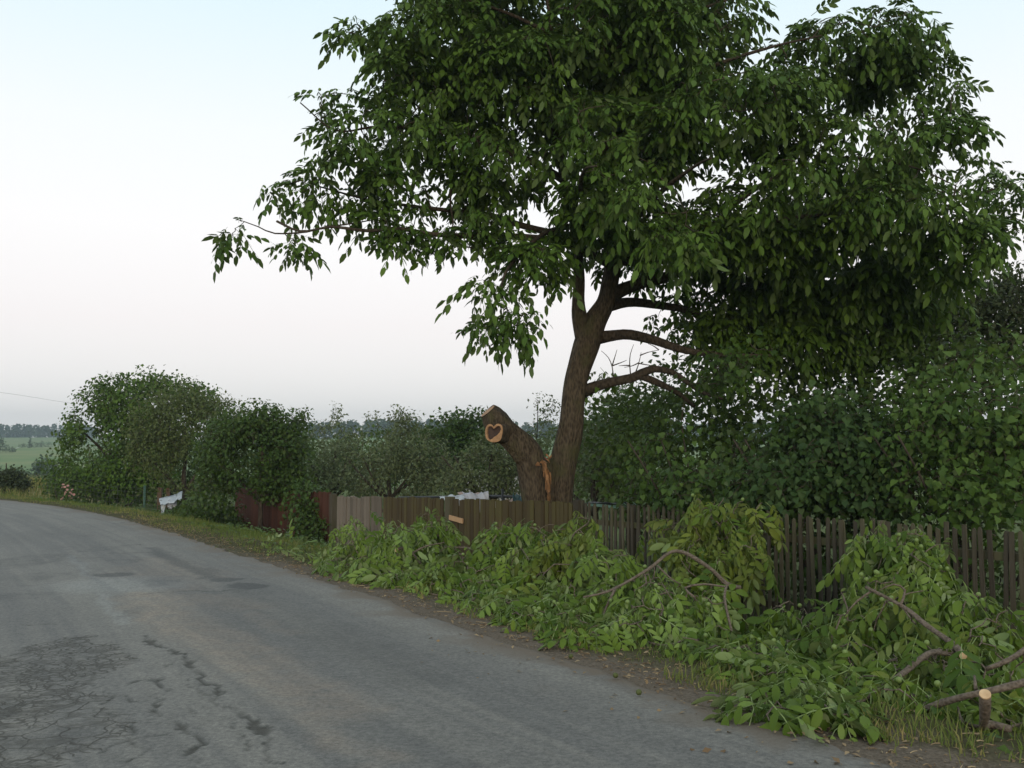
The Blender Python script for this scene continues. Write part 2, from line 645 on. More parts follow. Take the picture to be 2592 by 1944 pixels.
def dist_poly(x, y, pts):
    best = np.full(len(x), 1e9)
    pts = np.asarray(pts)
    lo, hi = pts.min(0) - 1.0, pts.max(0) + 1.0
    m = (x > lo[0]) & (x < hi[0]) & (y > lo[1]) & (y < hi[1])
    xm, ym = x[m], y[m]
    b = np.full(len(xm), 1e9)
    for a, c in zip(pts[:-1], pts[1:]):
        d = c - a
        u = np.clip(((xm - a[0]) * d[0] + (ym - a[1]) * d[1]) / (d @ d), 0, 1)
        b = np.minimum(b, np.hypot(xm - a[0] - u * d[0], ym - a[1] - u * d[1]))
    best[m] = b
    return best


nz1 = fbm(rx, ry, 2.2, 11)
nz2 = fbm(rx, ry, 7.0, 12, 3)
wx = rx + (nz1 - .5) * .30 + (nz2 - .5) * .16
wy = ry + (fbm(rx, ry, 2.2, 14) - .5) * .30 + (fbm(rx, ry, 7, 15, 3) - .5) * .16
crack = np.zeros(len(rx))
for pts, w, amp in [
    ([(740, 640), (870, 730), (1000, 830), (1060, 890), (1120, 980), (1200, 1050), (1260, 1110), (1330, 1180), (1400, 1240), (1500, 1310)], .032, .9),
    ([(740, 860), (800, 960), (850, 1010), (880, 1080), (910, 1100), (920, 1150), (960, 1190), (1000, 1300)], .022, .9),
    ([(480, 905), (660, 875), (740, 860)], .014, .75), ([(540, 950), (800, 965)], .014, .75), ([(700, 1155), (920, 1150)], .012, .7),
    ([(1140, 1100), (1170, 1160), (1200, 1190), (1190, 1240)], .011, .6), ([(600, 1080), (660, 1160), (560, 1240)], .013, .8),
    ([(640, 1090), (780, 1060), (850, 1010)], .011, .6), ([(480, 905), (520, 1000), (640, 1100), (700, 1240), (640, 1300)], .014, .8),
    ([(380, 650), (420, 800), (470, 920)], .012, .6), ([(960, 1190), (1030, 1060), (1010, 930)], .009, .5),
    ([(850, 770), (930, 880), (1060, 960), (1110, 1090)], .01, .5),
    ([(160, 575), (230, 570), (320, 566)], .035, .8), ([(0, 780), (90, 770)], .04, .8),
    ([(580, 205), (700, 206), (765, 203)], .05, .85), ([(690, 160), (800, 162), (890, 158)], .05, .6), ([(415, 232), (500, 230)], .06, .6),
    ([(265, 72), (345, 73)], .07, .7), ([(590, 50), (700, 47)], .10, .6), ([(430, 117), (470, 118)], .1, .6),
    ([(820, 408), (960, 402), (1220, 390)], .03, .7), ([(600, 432), (830, 408)], .03, .55),
]:
    d = dist_poly(wx, wy, z6(pts))
    brk = .45 + .55 * sstep(.38, .55, fbm(rx, ry, 5.0, 21, 2))
    ww = .62 * w * (.15 + 1.5 * fbm(rx, ry, 9, 17, 2) ** 1.3)
    crack = np.maximum(crack, amp * brk * (1 - sstep(ww * .8, ww * 1.25 + .006, d)))
dark = np.zeros(len(rx))


def ell(cx, cy, a, b, p=2.0, amp=1.0):
    """a patch: an ellipse given by its place in the photograph, laid on the road plane"""
    c = z6([(cx, cy)])[0]
    ex = np.linalg.norm(z6([(cx + a, cy)])[0] - c)
    ey = np.linalg.norm(z6([(cx, cy + b)])[0] - c)
    u, w = (wx - c[0]) / ex, (wy - c[1]) / max(ey, .02)
    return amp * (1 - sstep(.75, 1.1, (np.abs(u) ** p + np.abs(w) ** p) ** (1 / p)))


patch = np.zeros(len(rx))
for e in [(1270, 372, 115, 14, 2.5, 1.0), (1165, 343, 75, 11, 2.5, .9), (590, 319, 95, 13, 2.2, .95), (680, 508, 60, 34, 2, .5), (830, 350, 100, 30, 2, .45),
          (620, 240, 150, 18, 2, .5), (150, 250, 190, 40, 2, .5), (150, 350, 200, 50, 2, .55), (330, 180, 80, 14, 2, .4), (90, 430, 130, 25, 2, .35),
          (1300, 470, 260, 40, 2, .28), (1180, 560, 180, 50, 2, .22), (520, 180, 150, 25, 2, .45), (0, 1020, 200, 90, 2, .80), (110, 1240, 300, 140, 2, .6), (90, 830, 220, 70, 2, .45), (40, 920, 300, 90, 2, .35)]:
    f = ell(*e)
    hard = e[5] > .85 and e[1] < 400
    patch = np.maximum(patch, f if hard else f * (.35 * sstep(.3, .6, fbm(rx, ry, 2.0, 33)) + .65 * sstep(.47, .58, fbm(rx, ry, 6.5, 31))))
d_ = dist_poly(wx, wy, z6([(780, 180), (940, 270), (1090, 335)]))
patch = np.maximum(patch, .75 * (1 - sstep(.05, .22, d_)))
d_ = dist_poly(wx, wy, z6([(1220, 395), (1500, 530), (1700, 640), (1950, 750), (2150, 860)]))
patch = np.maximum(patch, .42 * (1 - sstep(.08, .40, d_)))
dust = np.zeros(len(rx))
for pts, w, amp in [([(740, 420), (900, 560), (1100, 660), (1260, 760), (1500, 890), (1700, 1010)], .30, .8), ([(980, 430), (1230, 480)], .3, .6), ([(1600, 1060), (1800, 1200), (1900, 1270)], .12, .6),
                    ([(800, 240), (1050, 330)], .35, .55), ([(1220, 480), (1480, 620)], .12, .4), ([(760, 280), (900, 380)], .4, .5)]:
    d = dist_poly(wx, wy, z6(pts))
    dust = np.maximum(dust, amp * (1 - sstep(w * .3, w * 1.5, d)))
lite = np.zeros(len(rx))
d_ = dist_poly(wx, wy, z6([(380, 220), (470, 345), (560, 485), (640, 570)]))
lite = np.maximum(lite, .55 * (1 - sstep(.02, .10, d_)))
d_ = dist_poly(wx, wy, z6([(640, 370), (560, 370)]))
lite = np.maximum(lite, .7 * (1 - sstep(.3, .9, d_)))
pc = z6([(120, 760), (250, 640), (420, 640), (440, 860), (600, 1060), (560, 1300), (0, 1300), (0, 700)])
cen = z6([(200, 980)])[0]
allig = np.maximum.reduce([ell(130, 900, 330, 300, 2), ell(300, 1180, 330, 220, 2), ell(60, 1150, 380, 260, 2), ell(230, 720, 200, 100, 2, .8), ell(800, 1150, 300, 160, 2, .16)])
streak = fbm(tl * 2.6, S2.ravel() * .10, 1.0, 43) + .35 * (vnoise(tl * 14, S2.ravel() * .5, 1.0, 44) - .5)
edge_dirt = np.exp(-tl / .22) * (.35 + .9 * fbm(rx, ry, 3, 41)) + .5 * np.exp(-tl / .7) * sstep(.45, .65, fbm(rx, ry, 2.5, 42))
z = .004 + .02 * np.sin(np.clip(tl, 0, 7.5) / 7.5 * math.pi) - .012 * crack - .004 * patch * (patch > .6)
z = np.where(T2.ravel() < .01, -.07, z)
G = Geo()
ni, nj = S2.shape
i_ = np.arange(ni - 1)[:, None] * nj
j_ = np.arange(nj - 1)[None]
G.add(np.stack([rx, ry, z], 1), np.stack([i_ + j_, i_ + nj + j_, i_ + nj + j_ + 1, i_ + j_ + 1][::-1], -1).reshape(-1, 4))


def mat_road():
    m, nt, b, out = new_mat("old_asphalt")
    v = objco(nt)
    big = noise(nt, v, .55, 5, .6)
    mid = noise(nt, v, 4.5, 5, .65)
    fine = noise(nt, v, 160, 3, .7)
    grit = N(nt, "TexVoronoi", i_Scale=85.0)
    nt.links.new(v, grit.inputs["Vector"])
    col = mixc(nt, ramp(nt, big, .3, .7), (.146, .146, .141), (.178, .177, .170))
    col = mixc(nt, math_(nt, 'MULTIPLY', ramp(nt, mid, .35, .7), .35), col, (.118, .118, .112))
    col = mixc(nt, math_(nt, 'MULTIPLY', attr(nt, "dust"), ramp(nt, mid, .25, .6)), col, (.225, .195, .165))
    col = mixc(nt, attr(nt, "lite"), col, (.21, .22, .22))
    col = mixc(nt, math_(nt, 'MULTIPLY', attr(nt, "patch"), .80), col, (.060, .064, .066))
    col = mixc(nt, .85, col, mixc(nt, ramp(nt, attr(nt, "streak"), .28, .72), (.80, .81, .83), (1.18, 1.16, 1.12)), 'MULTIPLY')
    med = noise(nt, v, 34, 3, .7)
    col = mixc(nt, .75, col, mixc(nt, ramp(nt, med, .3, .7), (.52, .52, .53), (1.40, 1.38, 1.34)), 'MULTIPLY')
    stone = mixc(nt, ramp(nt, fine, .25, .8), (.55, .55, .55), (1.42, 1.40, 1.36))
    col = mixc(nt, .8, col, stone, 'MULTIPLY')
    # crackle where the surface has broken up
    wv = N(nt, "VectorMath", operation='ADD')
    nv = N(nt, "TexNoise", i_Scale=3.5, i_Detail=3)
    nt.links.new(v, nv.inputs["Vector"])
    sc = N(nt, "VectorMath", operation='SCALE')
    sc.inputs["Scale"].default_value = .25
    nt.links.new(nv.outputs["Color"], sc.inputs[0])
    nt.links.new(v, wv.inputs[0])
    nt.links.new(sc.outputs[0], wv.inputs[1])
    lines = []
    for scale, wdt in ((5.0, .045), (13.0, .10)):
        vo = N(nt, "TexVoronoi", i_Scale=scale, feature='DISTANCE_TO_EDGE')
        nt.links.new(wv.outputs[0], vo.inputs["Vector"])
        r_ = N(nt, "MapRange", i_1=wdt * .25, i_2=wdt, i_3=1.0, i_4=0.0)
        r_.clamp = True
        nt.links.new(vo.outputs["Distance"], r_.inputs[0])
        lines.append(r_.outputs[0])
    al = attr(nt, "allig")
    c1 = math_(nt, 'MULTIPLY', lines[0], ramp(nt, al, .1, .5))
    c2 = math_(nt, 'MULTIPLY', lines[1], math_(nt, 'MULTIPLY', ramp(nt, al, .35, .8), ramp(nt, noise(nt, v, 1.8, 3), .38, .52)))
    ck = math_(nt, 'MAXIMUM', attr(nt, "crack"), math_(nt, 'MULTIPLY', math_(nt, 'MAXIMUM', c1, c2), .88))
    hole = math_(nt, 'MULTIPLY', ramp(nt, al, .4, .9), ramp(nt, noise(nt, v, 5.5, 4), .50, .60))
    ck2 = math_(nt, 'MAXIMUM', ck, math_(nt, 'MULTIPLY', hole, .5))
    col = mixc(nt, math_(nt, 'MULTIPLY', ck2, .92), col, (.034, .032, .025))
    col = mixc(nt, ramp(nt, math_(nt, 'ADD', attr(nt, "dirt"), math_(nt, 'MULTIPLY', mid, .3)), .35, .95), col, (.13, .105, .08))
    nt.links.new(col, b.inputs["Base Color"])
    b.inputs["Roughness"].default_value = .78
    b.inputs["Specular IOR Level"].default_value = .35
    h = math_(nt, 'SUBTRACT', math_(nt, 'MULTIPLY', grit.outputs["Distance"], .35), math_(nt, 'MULTIPLY', ck2, 2.2))
    bump(nt, b, h, .55, .008)
    return m


road = G.build("road", mat_road(), attrs={"crack": crack, "patch": patch, "dust": dust, "lite": lite, "allig": allig, "dirt": edge_dirt, "streak": streak}, kind="structure")

# ------------------------------------------------------------------ verge (dirt edge, then rough grass ground)
sv = np.arange(c_near - 5.0, c_near + 46, .10)
tv = np.concatenate([np.arange(-.25, 1.6, .05), np.arange(1.6, 5.61, .14)])
S3, T3 = np.meshgrid(sv, tv, indexing='ij')
ep, en = edge_at(S3.ravel())
vx, vy = ep[:, 0] + en[:, 0] * T3.ravel(), ep[:, 1] + en[:, 1] * T3.ravel()
tq = T3.ravel()
vz = land(vx, vy, tq) + (fbm(vx, vy, 2.0, 51) - .5) * .10 * sstep(0, .8, tq) + (fbm(vx, vy, 9, 52, 2) - .5) * .03 * sstep(-.05, .2, tq) - .02 * (tq < .02) - .3 * sstep(5.0, 5.6, tq)


def verge_z(x, y, t):
    return land(x, y, t) + (fbm(x, y, 2.0, 51) - .5) * .10 * sstep(0, .8, t) + (fbm(x, y, 9, 52, 2) - .5) * .03 * sstep(-.05, .2, t)


G = Geo()
ni, nj = S3.shape
i_ = np.arange(ni - 1)[:, None] * nj
j_ = np.arange(nj - 1)[None]
G.add(np.stack([vx, vy, vz], 1), np.stack([i_ + j_, i_ + nj + j_, i_ + nj + j_ + 1, i_ + j_ + 1], -1).reshape(-1, 4))


def mat_verge():
    m, nt, b, out = new_mat("verge_soil")
    v = objco(nt)
    n1 = noise(nt, v, 3, 5)
    n2 = noise(nt, v, 40, 4, .7)
    dirt = mixc(nt, ramp(nt, n2, .3, .72), (.075, .06, .045), (.20, .165, .13))
    soil = mixc(nt, ramp(nt, n2, .3, .7), (.045, .040, .022), (.085, .085, .035))
    f = ramp(nt, math_(nt, 'ADD', attr(nt, "far"), math_(nt, 'MULTIPLY', n1, .9)), .75, 1.25)
    col = mixc(nt, f, dirt, soil)
    nt.links.new(col, b.inputs["Base Color"])
    b.inputs["Roughness"].default_value = .95
    b.inputs["Specular IOR Level"].default_value = .1
    bump(nt, b, n2, .8, .02)
    return m


verge = G.build("verge", mat_verge(), attrs={"far": tq + .55 * sstep(c_near + 8, c_near + 13, S3.ravel())}, kind="structure")


# ------------------------------------------------------------------ leaf templates
def leaflet(base, d, nrm, L, w, curl=.25, fold=.18):
    """8-triangle leaf blade from base along d; nrm is its upper side"""
    d = unit(d)
    nrm = unit(nrm - d * np.dot(nrm, d))
    s = np.cross(nrm, d)
    def pt(u, sd, k):
        return base + d * (u * L) + s * (sd * w * L) + nrm * (-curl * u * u * L + fold * abs(sd) * w * L * k)
    V = [pt(0, 0, 0), pt(.3, 1, 1), pt(.3, 0, 0), pt(.3, -1, 1), pt(.68, .82, 1), pt(.68, 0, 0), pt(.68, -.82, 1), pt(1.0, 0, 0)]
    F = [(0, 2, 1), (0, 3, 2), (1, 2, 5), (1, 5, 4), (2, 3, 6), (2, 6, 5), (4, 5, 7), (5, 6, 7)]
    # normals must come out on the nrm side
    return np.array(V), np.array([f[::-1] for f in F])


def leaflet_round(base, d, nrm, L, w, curl=.25, fold=.18):
    """14-triangle elliptical blade with a short blunt tip"""
    d = unit(d)
    nrm = unit(nrm - d * np.dot(nrm, d))
    s = np.cross(nrm, d)
    V, F = [base], []
    for u, k in ((.14, .62), (.42, 1.0), (.70, .90), (.90, .50)):
        for sd in (1, 0, -1):
            V.append(base + d * (u * L) + s * (sd * k * w * L) + nrm * (-curl * u * u * L + fold * abs(sd) * k * w * L))
    V.append(base + d * L + nrm * (-curl * L))
    F += [(0, 2, 1), (0, 3, 2)]
    for i in range(3):
        a = 1 + 3 * i
        F += [(a, a + 1, a + 4), (a, a + 4, a + 3), (a + 1, a + 2, a + 5), (a + 1, a + 5, a + 4)]
    F += [(10, 11, 13), (11, 12, 13)]
    return np.array(V), np.array([f[::-1] for f in F])


def walnut_leaf(seed, hang=.7, pairs=3, blade=leaflet, wid=.235):
    r = np.random.default_rng(seed)
    Vs, Fs, n = [], [], 0
    L = .30
    def rach(u):
        return np.array((L * u * (1 - .12 * u), 0, -.16 * hang * u ** 2 * 1.2))
    def put(V, F):
        nonlocal n
        Vs.append(V)
        Fs.append(F + n)
        n += len(V)
    for k in range(pairs):
        u = .32 + .55 * k / max(1, pairs - 1)
        for sgn in (1, -1):
            a = math.radians(62 + r.uniform(-14, 14)) * sgn
            dn = hang * r.uniform(.35, 1.05)
            d = np.array((math.cos(a), math.sin(a), -dn))
            put(*blade(rach(u), d, np.array((.35 * dn, math.sin(a) * .6 * dn, 1.0)), (.10 + .035 * k / pairs + r.uniform(-.012, .015)) * 1.12, wid, r.uniform(.15, .4)))
    d = np.array((1, r.uniform(-.2, .2), -.65 * hang - .2))
    put(*blade(rach(1.0), d, np.array((.5 * hang, 0, 1.0)), .165, wid, r.uniform(.15, .35)))
    p = np.array([rach(u) for u in (0, .5, 1.0)])
    w = .0032
    V = np.concatenate([p + (0, w, 0), p - (0, w, 0)])
    put(V, np.array([(0, 3, 4), (0, 4, 1), (1, 4, 5), (1, 5, 2)]))
    return np.concatenate(Vs), np.concatenate(Fs)


def lilac_leaf(seed):
    r = np.random.default_rng(seed)
    c, f = r.uniform(.15, .35), r.uniform(.10, .22)
    def pt(x, y):
        return (x, y, -c * x * x + f * abs(y))
    V = np.array([pt(.06, 0), pt(-.05, .22), pt(.14, .42), pt(.45, .37), pt(.75, .17), pt(1.02, 0), pt(.75, -.17), pt(.45, -.37), pt(.14, -.42), pt(-.05, -.22), pt(.45, 0), pt(.75, 0)])
    F = [(0, 2, 1), (0, 10, 2), (10, 3, 2), (10, 11, 3), (11, 4, 3), (11, 5, 4), (0, 9, 8), (0, 8, 10), (10, 8, 7), (10, 7, 11), (11, 7, 6), (11, 6, 5)]
    return V, np.array([g[::-1] for g in F])


def simple_leaf(seed, w=.28):
    r = np.random.default_rng(seed)
    c = r.uniform(.1, .35)
    V = np.array([(0, 0, 0), (.42, w, .06 - c * .2), (.42, 0, -c * .2), (.42, -w, .06 - c * .2), (1, 0, -c)])
    return V, np.array([(0, 2, 1), (0, 3, 2), (1, 2, 4), (2, 3, 4)])


TW = [walnut_leaf(s, h, 3, leaflet, .22) for s, h in ((1, 1.1), (2, 1.6), (3, .7), (4, 2.2))]
def leaflet_flat(base, d, nrm, L, w, curl=.25, fold=.18):
    """6-triangle blade for leaves seen from far"""
    d = unit(d)
    nrm = unit(nrm - d * np.dot(nrm, d))
    s = np.cross(nrm, d)
    V = [base] + [base + d * (u * L) + s * (sd * k * w * L) - nrm * (curl * u * u * L) for u, k in ((.28, .95), (.68, .85)) for sd in (1, -1)] + [base + d * L - nrm * (curl * L)]
    F = [(0, 2, 1), (1, 2, 4), (1, 4, 3), (3, 4, 5)]
    return np.array(V), np.array([f[::-1] for f in F])


TWF = [walnut_leaf(s, h, 3, leaflet_flat, .225) for s, h in ((1, 1.0), (2, 1.5), (3, .5), (4, 2.0), (5, .8))]
TWC = [walnut_leaf(s, h, 3, leaflet_round, .215) for s, h in ((11, .7), (12, 1.3), (13, .4), (14, 1.8), (15, 1.0))]
TL = [lilac_leaf(s) for s in range(4)]
TS = [simple_leaf(s) for s in range(3)]
TSW = [simple_leaf(s, .36) for s in range(3)]
# every template must face +Z on its upper side
for lst in (TW, TWC, TWF, TL, TS, TSW):
    for i, (V, F) in enumerate(lst):
        nz = np.cross(V[F[:, 1]] - V[F[:, 0]], V[F[:, 2]] - V[F[:, 0]])[:, 2].sum()
        if nz < 0:
            lst[i] = (V, F[:, ::-1].copy())


def frames(xdir, nrm):
    x = unit(xdir)
    n = nrm - (nrm * x).sum(-1, keepdims=True) * x
    zz = unit(n)
    y = np.cross(zz, x)
    return np.stack([x, y, zz], -1)


def leaves_into(geo, tmpl, org, R, sc, tint, which=None):
    if which is None:
        which = rng.integers(0, len(tmpl), len(org))
    for k, (V, F) in enumerate(tmpl):
        m = which == k
        n = int(m.sum())
        if not n:
            continue
        W = np.einsum('nij,vj->nvi', R[m], V) * sc[m][:, None, None] + org[m][:, None, :]
        FF = (F[None] + (np.arange(n) * len(V))[:, None, None]).reshape(-1, 3)
        geo.add(W.reshape(-1, 3), FF, np.repeat(tint[m], len(V)))


_leafmesh = {}


def leaf_parts(parent, tmpl, key, mat, org, R, sc, tint, name="leaf"):
    """one object per leaf; alike leaves share mesh data"""
    base = np.array(parent.location)
    for i in range(len(org)):
        tb = int(min(3, tint[i] * 4))
        k = rng.integers(0, len(tmpl))
        kk = (key, mat.name, int(k), tb)
        if kk not in _leafmesh:
            g = Geo()
            g.add(tmpl[k][0], tmpl[k][1], (tb + .5) / 4)
            _leafmesh[kk] = g.mesh(name, mat)
        o = bpy.data.objects.new(name, _leafmesh[kk])
        COL.objects.link(o)
        o.parent = parent
        m = np.eye(4)
        m[:3, :3] = R[i] * sc[i]
        m[:3, 3] = org[i] - base
        o.matrix_local = Matrix(m.tolist())


def sample_blobs(blobs, n, shell=.55, per=None, flat=1.0):
    """points in a union of ellipsoids; more towards their skins. Returns points and outward directions."""
    w = np.array([(b[1][0] * b[1][2]) * (b[2] if len(b) > 2 else 1.0) for b in blobs])
    cnt = np.maximum(1, np.round(n * w / w.sum()).astype(int))
    P_, O_ = [], []
    for b, c in zip(blobs, cnt):
        d = unit(rng.normal(size=(c, 3)))
        r = rng.random(c) ** (1 / 3.0)
        r = np.where(rng.random(c) < shell, .75 + .27 * rng.random(c), r)
        P_.append(np.asarray(b[0]) + d * r[:, None] * np.asarray(b[1]))
        O_.append(unit(d / np.asarray(b[1])))
    return np.concatenate(P_), np.concatenate(O_)


def grow(skel, targets, arch=.10, wig=.08):
    """connect every target to the nearest point of the growing skeleton; returns 4-point paths and lengths"""
    pts = np.asarray(skel, float)
    cap = np.empty((len(pts) + 3 * len(targets), 3))
    cap[:len(pts)] = pts
    n = len(pts)
    d0 = np.array([np.min(((pts - q) ** 2).sum(1)) for q in targets])
    paths = []
    for k in np.argsort(d0):
        q = targets[k]
        dd = ((cap[:n] - q) ** 2).sum(1)
        a = cap[dd.argmin()]
        L = math.sqrt(dd.min())
        j = rng.normal(size=(2, 3)) * wig * L
        up = np.array((0, 0, arch * L))
        m1, m2 = a + (q - a) * .35 + j[0] + up, a + (q - a) * .7 + j[1] + up
        paths.append((a, m1, m2, q))
        cap[n:n + 3] = (m1, m2, q)
        n += 3
    return np.array(paths)


def shoots(c, o, per, size, hang_up=.25):
    """walnut shoots: leaves whorled round each shoot tip"""
    n = len(c)
    a = (np.arange(per)[None] * 2.4 + rng.random((n, 1)) * 6.28 + rng.normal(size=(n, per)) * .35)
    dirs = np.stack([np.cos(a), np.sin(a), np.full_like(a, hang_up) + rng.normal(size=a.shape) * .25], -1) + o[:, None, :] * .35
    dirs = unit(dirs)
    org = c[:, None, :] + dirs * .03 + rng.normal(size=(n, per, 3)) * .05
    nr = np.array((0, 0, 1.0)) + rng.normal(size=(n, per, 3)) * .28
    nr = nr + np.array((0, 0, .0))
    R = frames(dirs.reshape(-1, 3), nr.reshape(-1, 3))
    sc = size * rng.uniform(.58, 1.28, n * per)
    tint = np.clip(np.repeat(rng.random(n), per) * .6 + rng.random(n * per) * .4, 0, 1)
    return org.reshape(-1, 3), R, sc, tint


def pick_parts(org, k, margin=0):
    px, py, f = project(org)
    ok = (px > 0) & (px < 2592) & (py > 0) & (py < 1944) & (f > 1)
    sco = np.where(ok, f, 1e6)
    idx = np.argsort(sco)[:k]
    return idx[sco[idx] < 1e6]


def B(px, py, Y, rx, ry, rY, w=1.0):
    return (P(px, py, Y), (rx * Y / FPX, rY, ry * Y / FPX), w)


def BD(x, y, Y, rx, ry, rY, w=1.0):
    return B(x * K, y * K, Y, rx * K, ry * K, rY, w)

# ================================================================== THE WALNUT TREE
YT = 16.5
wt_base = P(1400, 1400, YT + .1)
wt_base[2] = land_at(wt_base[0], wt_base[1]) - .05
walnut = thing("walnut_tree", wt_base, "huge spreading walnut tree behind the board fence, one of its two trunks sawn off", "tree")


def path(pts, step=.12):
    """[(px,py,Y,width_px)] -> centre line and radii"""
    q = np.array([np.append(P(a, b, Y), w * .5 * Y / FPX) for a, b, Y, w in pts])
    r = catmull(q, step)
    return r[:, :3], np.maximum(r[:, 3], .003)


LIMBS = {}
def limb(name, pts, sides=14, rough=.16, mat='limb_bark', step=.12, label=None, seed=0):
    c, r = path(pts, step)
    g = Geo()
    tube(g, c, r, sides, rough, seed=seed)
    o = g.build(name, M[mat], walnut)
    if label:
        o["label"] = label
    LIMBS.setdefault('pts', []).append(c[::2])
    return c, r


main_c, main_r = limb("trunk", [(1425, 1420, 16.55, 82), (1421, 1330, 16.5, 74), (1418, 1270, 16.5, 62), (1426, 1170, 16.5, 64), (1443, 1084, 16.5, 61), (1453, 1000, 16.5, 61), (1464, 940, 16.5, 60),
                                (1486, 870, 16.5, 66), (1506, 815, 16.5, 58), (1534, 765, 16.5, 46), (1545, 711, 16.5, 43), (1551, 660, 16.55, 42), (1546, 560, 16.6, 37), (1537, 430, 16.6, 33),
                                (1540, 330, 16.7, 30), (1525, 200, 16.8, 25), (1530, 80, 16.9, 20), (1510, -80, 17, 14), (1515, -190, 17, 7)], 40, .17, 'bark', .05, seed=2)
fork_c, _ = limb("limb", [(1480, 860, 16.5, 50), (1467, 800, 16.45, 40), (1464, 760, 16.4, 32), (1466, 711, 16.35, 30), (1462, 640, 16.3, 28), (1452, 560, 16.2, 25), (1430, 470, 16.1, 22), (1415, 380, 16.0, 19),
                          (1390, 250, 15.9, 15), (1400, 120, 15.8, 11), (1380, -30, 15.7, 6)], 20, .14, 'bark', .07, seed=5)
for pts in [
    [(1548, 668, 16.5, 34), (1515, 652, 16.4, 26), (1474, 632, 16.2, 22), (1420, 612, 15.9, 20), (1358, 603, 15.5, 18), (1270, 598, 15.2, 16), (1173, 597, 14.9, 14), (1090, 592, 14.7, 12), (1004, 578, 14.5, 10), (932, 584, 14.3, 9), (835, 574, 14.2, 7), (776, 587, 14.1, 5), (696, 591, 14.0, 4), (654, 574, 14, 3), (607, 557, 14, 2)],
    [(1460, 600, 16.3, 24), (1400, 590, 16.1, 20), (1316, 570, 15.9, 17), (1236, 544, 15.6, 14), (1131, 532, 15.4, 11), (1030, 520, 15.2, 8), (930, 505, 15, 6), (800, 470, 14.8, 4)],
    [(1425, 455, 16.1, 22), (1363, 418, 15.9, 17), (1257, 375, 15.6, 14), (1194, 354, 15.4, 11), (1090, 330, 15.1, 9), (960, 320, 14.9, 7), (850, 330, 14.7, 4), (760, 260, 14.7, 3)],
    [(1538, 440, 16.6, 28), (1480, 340, 17.2, 20), (1380, 240, 17.8, 16), (1250, 170, 18.1, 12), (1080, 120, 18.2, 8), (930, 80, 18.2, 4)],
    [(1557, 655, 16.5, 34), (1610, 660, 16.3, 28), (1687, 651, 16.0, 24), (1760, 620, 15.6, 20), (1850, 580, 15.2, 16), (1960, 560, 14.8, 13), (2080, 545, 14.4, 9), (2230, 560, 14, 5)],
    [(1552, 745, 16.5, 38), (1590, 728, 16.5, 32), (1640, 712, 16.6, 29), (1696, 699, 16.7, 28), (1760, 668, 16.8, 24), (1830, 650, 16.9, 20), (1900, 652, 17, 17), (2000, 690, 17.2, 13), (2120, 730, 17.3, 9), (2250, 740, 17.4, 5)],
    [(1540, 775, 16.6, 30), (1590, 765, 16.8, 24), (1650, 770, 17.0, 21), (1762, 792, 17.3, 18), (1822, 843, 17.5, 15), (1900, 880, 17.7, 12), (2010, 900, 17.9, 8)],
    [(1517, 855, 16.5, 34), (1560, 848, 16.4, 28), (1596, 847, 16.3, 27), (1656, 861, 16.2, 25), (1710, 880, 16.1, 21), (1762, 892, 16, 17), (1850, 900, 15.8, 12), (1950, 900, 15.6, 7)],
    [(1476, 992, 16.5, 34), (1510, 978, 16.4, 28), (1551, 967, 16.3, 25), (1600, 957, 16.2, 24), (1625, 945, 16.2, 24), (1658, 934, 16.1, 18), (1700, 942, 16.05, 15), (1732, 962, 16, 13), (1775, 992, 15.9, 11), (1830, 1010, 15.8, 7)],
    [(1622, 952, 16.2, 18), (1650, 962, 16.25, 18), (1687, 979, 16.3, 15), (1717, 996, 16.35, 12), (1760, 1030, 16.4, 8)],
    [(1538, 420, 16.6, 28), (1600, 330, 16.0, 20), (1690, 240, 15.5, 15), (1800, 170, 15.1, 11), (1950, 120, 14.8, 7), (2080, 90, 14.6, 4)],
    [(1540, 340, 16.7, 26), (1640, 300, 17.3, 20), (1800, 280, 18, 16), (1990, 250, 18.6, 12), (2200, 230, 19, 8), (2350, 260, 19, 5)],
    [(1760, 620, 15.6, 17), (1880, 500, 15.0, 14), (2010, 430, 14.6, 11), (2150, 400, 14.2, 8), (2300, 420, 13.9, 5), (2420, 470, 13.8, 3)],
    [(1900, 652, 17, 15), (2050, 600, 17.3, 12), (2200, 560, 17.7, 9), (2400, 520, 18, 6), (2540, 470, 18, 4)],
    [(1527, 220, 16.8, 20), (1440, 120, 16.2, 14), (1300, 40, 15.6, 10), (1150, -10, 15.2, 6)],
    [(1530, 120, 16.9, 18), (1650, 60, 16.4, 12), (1780, 20, 16, 8), (1900, -20, 16, 4)],
    [(1548, 620, 16.6, 26), (1500, 540, 15.4, 18), (1470, 480, 14.2, 13), (1480, 430, 13.4, 8), (1510, 420, 12.9, 5)],
    [(1551, 640, 16.5, 26), (1620, 540, 15.2, 18), (1680, 480, 14.2, 13), (1760, 420, 13.4, 8), (1800, 400, 12.9, 5)],
    [(1453, 570, 16.2, 16), (1380, 590, 15.2, 12), (1320, 640, 14.4, 9), (1280, 690, 14.0, 7), (1270, 740, 13.8, 5), (1290, 800, 13.7, 4)],
]:
    limb("limb", pts, 12, .13, seed=int(pts[0][0]) % 50)

# the sawn second trunk
g = Geo()
c, r = path([(1352, 1420, 16.3, 84), (1356, 1330, 16.3, 70), (1356, 1270, 16.3, 67), (1344, 1170, 16.3, 72), (1326, 1136, 16.25, 73), (1300, 1110, 16.2, 68), (1275, 1089, 16.15, 69), (1256, 1068, 16.1, 70), (1244, 1051, 16.08, 58), (1235, 1041, 16.06, 44)], .04)
tube(g, c, r, 40, .17, seed=9, cap=False)
stub = g.build("sawn_trunk", M['bark'], walnut)
stub["label"] = "second trunk sawn off above a split"
LIMBS['pts'].append(c[::2])
